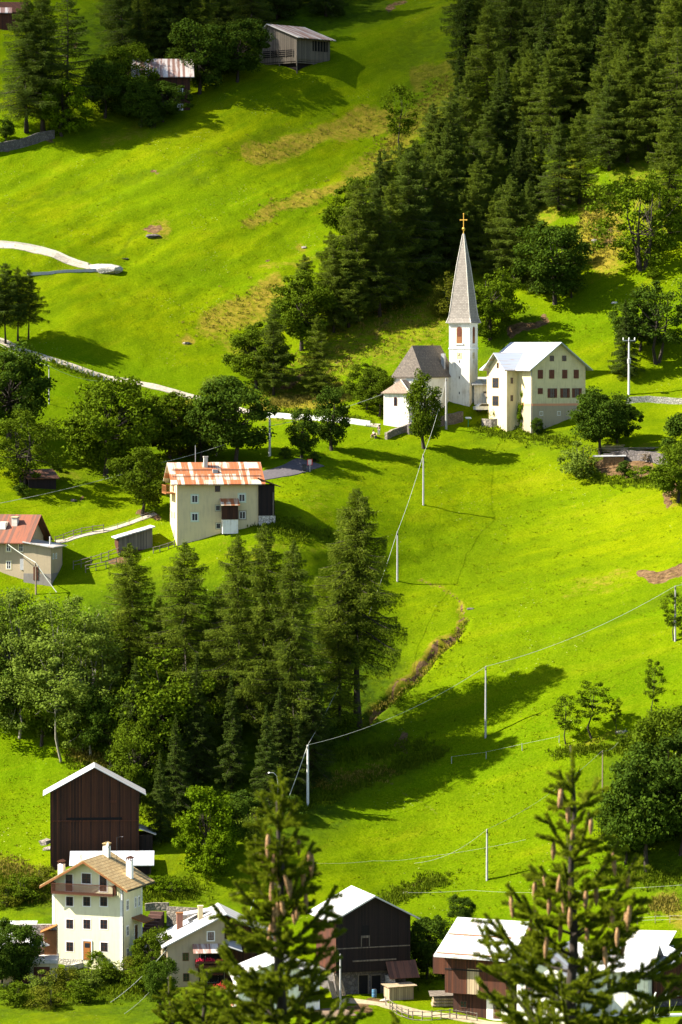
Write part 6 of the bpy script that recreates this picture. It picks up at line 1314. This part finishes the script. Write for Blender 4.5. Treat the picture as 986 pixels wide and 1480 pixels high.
weeds('tall_weeds', M_WEED, [([(0, 1270), (75, 1290)], 14, 900), ([(20, 1440), (230, 1430)], 18, 1500), ([(210, 1290), (280, 1290)], 14, 700), ([(430, 1170), (560, 1120), (640, 1090)], 9, 900), ([(560, 1030), (660, 915)], 7, 120), ([(690, 620), (830, 640)], 10, 500), ([(390, 600), (540, 612)], 5, 300), ([(30, 510), (150, 552)], 5, 250),
    ([(100, 1090), (260, 1200)], 14, 600), ([(800, 1090), (930, 1080)], 7, 400), ([(870, 1260), (986, 1270)], 12, 500), ([(380, 760), (480, 780)], 12, 500), ([(560, 1300), (640, 1270)], 10, 500), ([(590, 1420), (650, 1400)], 12, 400), ([(480, 1100), (620, 1080)], 14, 500), ([(850, 690), (960, 700)], 6, 300)], 7, '')
weeds('dry_grass', M_STRAW, [([(340, 222), (440, 195), (560, 160)], 16, 120), ([(350, 320), (450, 285), (545, 252)], 13, 90), ([(290, 475), (345, 440), (415, 415)], 22, 160), ([(390, 585), (520, 490), (650, 420)], 32, 900), ([(860, 300), (868, 370)], 18, 700), ([(385, 588), (500, 560)], 7, 500), ([(535, 1028), (600, 978), (655, 922), (676, 892)], 1.6, 130), ([(0, 1250), (70, 1285)], 14, 500), ([(540, 230), (650, 110)], 13, 500), ([(100, 1085), (180, 1110)], 8, 300), ([(440, 1140), (560, 1120)], 9, 300), ([(960, 1310)], 14, 250)], 7, '')
M_GRASSB = leaf_mat('meadow_grass_blades', (.078, .118, .003), (.185, .20, .004), (.12, .15, .003), .3)
weeds('meadow_grass_tufts', M_GRASSB, [([(700, 1000)], 170, 1300), ([(750, 760)], 140, 900), ([(300, 280)], 170, 900), ([(60, 1180)], 60, 400), ([(760, 1230)], 130, 900), ([(100, 320), (400, 520)], 60, 500), ([(560, 680), (430, 720)], 40, 300), ([(900, 450)], 60, 300)], 5, '', .5, 1.6)
# ================================================================ foreground spruces (about 25 m from the viewer)
M_NEED = leaf_mat('spruce_shoot_needles', (.048, .076, .006), (.290, .340, .014), (.12, .15, .008), .38)
M_CONE = None
def cone_material():
    t = NT('spruce_cone_scales'); v = t.coord(); vo = t.new('ShaderNodeTexVoronoi'); vo.inputs['Scale'].default_value = 120; mp = t.coord(scale=(1, 1, .7)); t.l(mp, vo.inputs['Vector'])
    t.bump(vo.outputs['Distance'], -.8, .006)
    return t.color(t.mix(t.ramp(vo.outputs['Distance'], [(.1, 0), (.7, 1)]), (.40, .25, .11), (.17, .085, .04)))
M_CONE = cone_material()
def cone_mesh(L, r):
    m = MB(); n = 12; prof = []
    for i in range(15):
        t = i / 14; rr = r * (math.sin(PI * min(1, .10 + .9 * t)) ** .55) * (1 + .10 * (i % 2)); prof.append((max(.002, rr), -L * t))
    m.lathe(prof, (0, 0, 0), n); return mb_mesh('cone', m, M_CONE)
CONES = [cone_mesh(.105, .0125), cone_mesh(.125, .0125), cone_mesh(.09, .012)]
def near_spruce(u, vtop, dist, label, seed, spread, vis, ncone, cone_zone, tilt=.6, dens=1.0, pw=.9, whorl=.21, drop=0.0, bn=1.0, lift=.18):
    g = np.random.default_rng(seed); top = Vector(W(u, vtop, dist)); foot_z = gz(top.x, top.y); H = top.z - foot_z
    root = empty('spruce_tree', Vector((top.x, top.y, foot_z)), 0, label, 'tree')
    tw = MB(); sh = []                                      # shoots: start, end
    leader = [(0.012 * math.sin(z * 9 + seed), 0.012 * math.cos(z * 7), H - z) for z in np.linspace(vis + 1.2, 0, 16)]
    tw.tube([(0, 0, -.3), (0, 0, H * .5)] + leader, [.16, .13] + list(np.linspace(.055, .004, 16)), 7)
    sh.append((np.array([0, 0, H - .34]), np.array([0, 0, H])))
    zc = .16; cand = []
    az = g.random() * 6
    while zc < vis + .9:
        n = 4 if zc < .4 else int(8 * bn)
        if zc > .7: n = int(12 * bn)
        for b in range(n):
            a = az + 2 * PI * b / n + g.normal() * .22; z = H - zc - g.random() * whorl * .55
            L = spread * ((zc + .05) ** pw) * g.uniform(.5, 1.2)
            el = tilt * math.exp(-zc / 1.3) + .14 - drop * zc + g.normal() * .10
            d = np.array([math.cos(a), math.sin(a), 0]); sd_ = np.array([-d[1], d[0], 0])
            def pt(s): return np.array([0, 0, z]) + d * (L * s * math.cos(el)) + np.array([0, 0, 1]) * (L * (s * math.sin(el) - .22 * s * (1 - s) * min(1, L) + (.10 + lift * 1.0) * s ** 3))
            ps = [pt(s) for s in np.linspace(0, 1, 6)]
            tw.tube([tuple(p) for p in ps], [.004 + .011 * L * (1 - s) for s in np.linspace(0, 1, 6)], 4, False)
            for p0, p1 in zip(ps[1 if L > .4 else 0:-1], ps[2 if L > .4 else 1:]): sh.append((p0, p1))
            ns = int(L * 15 * dens) + (2 if L > .12 else 0)
            for j in range(ns):
                s = .16 + .82 * (j + g.random() * .6) / max(1, ns); sgn = 1 if j % 2 else -1
                Ls = min(.26, .075 + .34 * L * (1 - s) ** .9) * g.uniform(.7, 1.15); p0 = pt(s)
                dr = d * .70 + sd_ * sgn * .66 + np.array([0, 0, 1]) * (g.normal() * .22 + .20)
                dr = dr / np.linalg.norm(dr); p1 = p0 + dr * Ls + np.array([0, 0, .06 * Ls])
                sh.append((p0, p1)); tw.tube([tuple(p0), tuple(p1)], [.0035, .002], 3, False)
                if Ls > .12:
                    for q in range(int(Ls / .045)):
                        t_ = .2 + .6 * (q + g.random()) / int(Ls / .045); s2 = 1 if q % 2 else -1; d2 = dr * .75 + np.cross(dr, [0, 0, 1]) * s2 * .6 + np.array([0, 0, 1]) * (g.normal() * .2 + .15)
                        d2 = d2 / np.linalg.norm(d2); sh.append((p0 + dr * Ls * t_, p0 + dr * Ls * t_ + d2 * min(.085, Ls * g.uniform(.3, .5))))
                cand.append((zc, p0 + np.array([0, 0, -.012]), p1))
            if L > .2: cand.append((zc, pt(.8), pt(1)))
        az += .7; zc += whorl * g.uniform(.8, 1.2) * (1 + .12 * zc)
    A = np.array([s[0] for s in sh]); B = np.array([s[1] for s in sh]); Ls = np.linalg.norm(B - A, axis=1)
    cnt = np.maximum(6, (Ls * 2300).astype(int)); idx = np.repeat(np.arange(len(sh)), cnt); n = len(idx)
    t_ = g.random(n); ax = unit(B - A)[idx]; base = A[idx] + (B - A)[idx] * t_[:, None]
    rnd = g.normal(size=(n, 3)); rad = unit(rnd - ax * np.sum(rnd * ax, 1, keepdims=True)); rad[:, 2] += .25
    dirn = unit(rad * .8 + ax * .72); ln = .024 * (.75 + .5 * g.random(n)) * np.where(t_ > .9, .8, 1)
    C = base + dirn * (ln * .5)[:, None]
    v, f = leaves(C, dirn, g.normal(size=(n, 3)), ln, np.full(n, .0040))
    tone = np.clip(g.random(n) * .45 + .55 * g.random(len(sh))[idx] ** 1.5 * (.4 + .8 * t_), 0, 1)
    link('needles', np_mesh('needles', v, f, M_NEED, dict(tone=np.repeat(tone, 4))), root)
    tw.build('trunk', M_BARK, root, smooth_=True)
    cs = [c for c in cand if cone_zone[0] < c[0] < cone_zone[1]]
    # cones hang where the photograph shows them: under shoots on the viewer's side
    cs.sort(key=lambda c: c[2][1]); pick = cs[:int(len(cs) * .55)]; g.shuffle(pick) if False else None
    order = g.permutation(len(pick))[:ncone]
    for i in order:
        c = pick[i]; o = link('cone', CONES[int(g.integers(3))], root, Vector(c[2] * .35 + c[1] * .65)); o.rotation_euler = (g.normal() * .10, g.normal() * .10, g.random() * 6)
    return root
near_spruce(828, 1078, 20.5, 'foreground spruce with hanging brown cones and open boughs at the lower right', 5, .50, 1.6, 28, (.2, 1.3), .74, .78, .95, .19, bn=.56)
near_spruce(404, 1112, 20, 'dense foreground spruce with many cones in front of the white house', 9, .33, 1.45, 20, (.3, .8), .95, .78, .60, .145, bn=.68)
near_spruce(296, 1404, 24, 'blurred spruce tip at the bottom left before the grey house', 14, .50, .5, 0, (9, 9), .8, 1.5, .75, .12)
near_spruce(246, 1412, 30, 'narrow blurred conifer tip left of the foreground spruces', 17, .22, .6, 0, (9, 9), 1.0, 1.5, .55, .10)
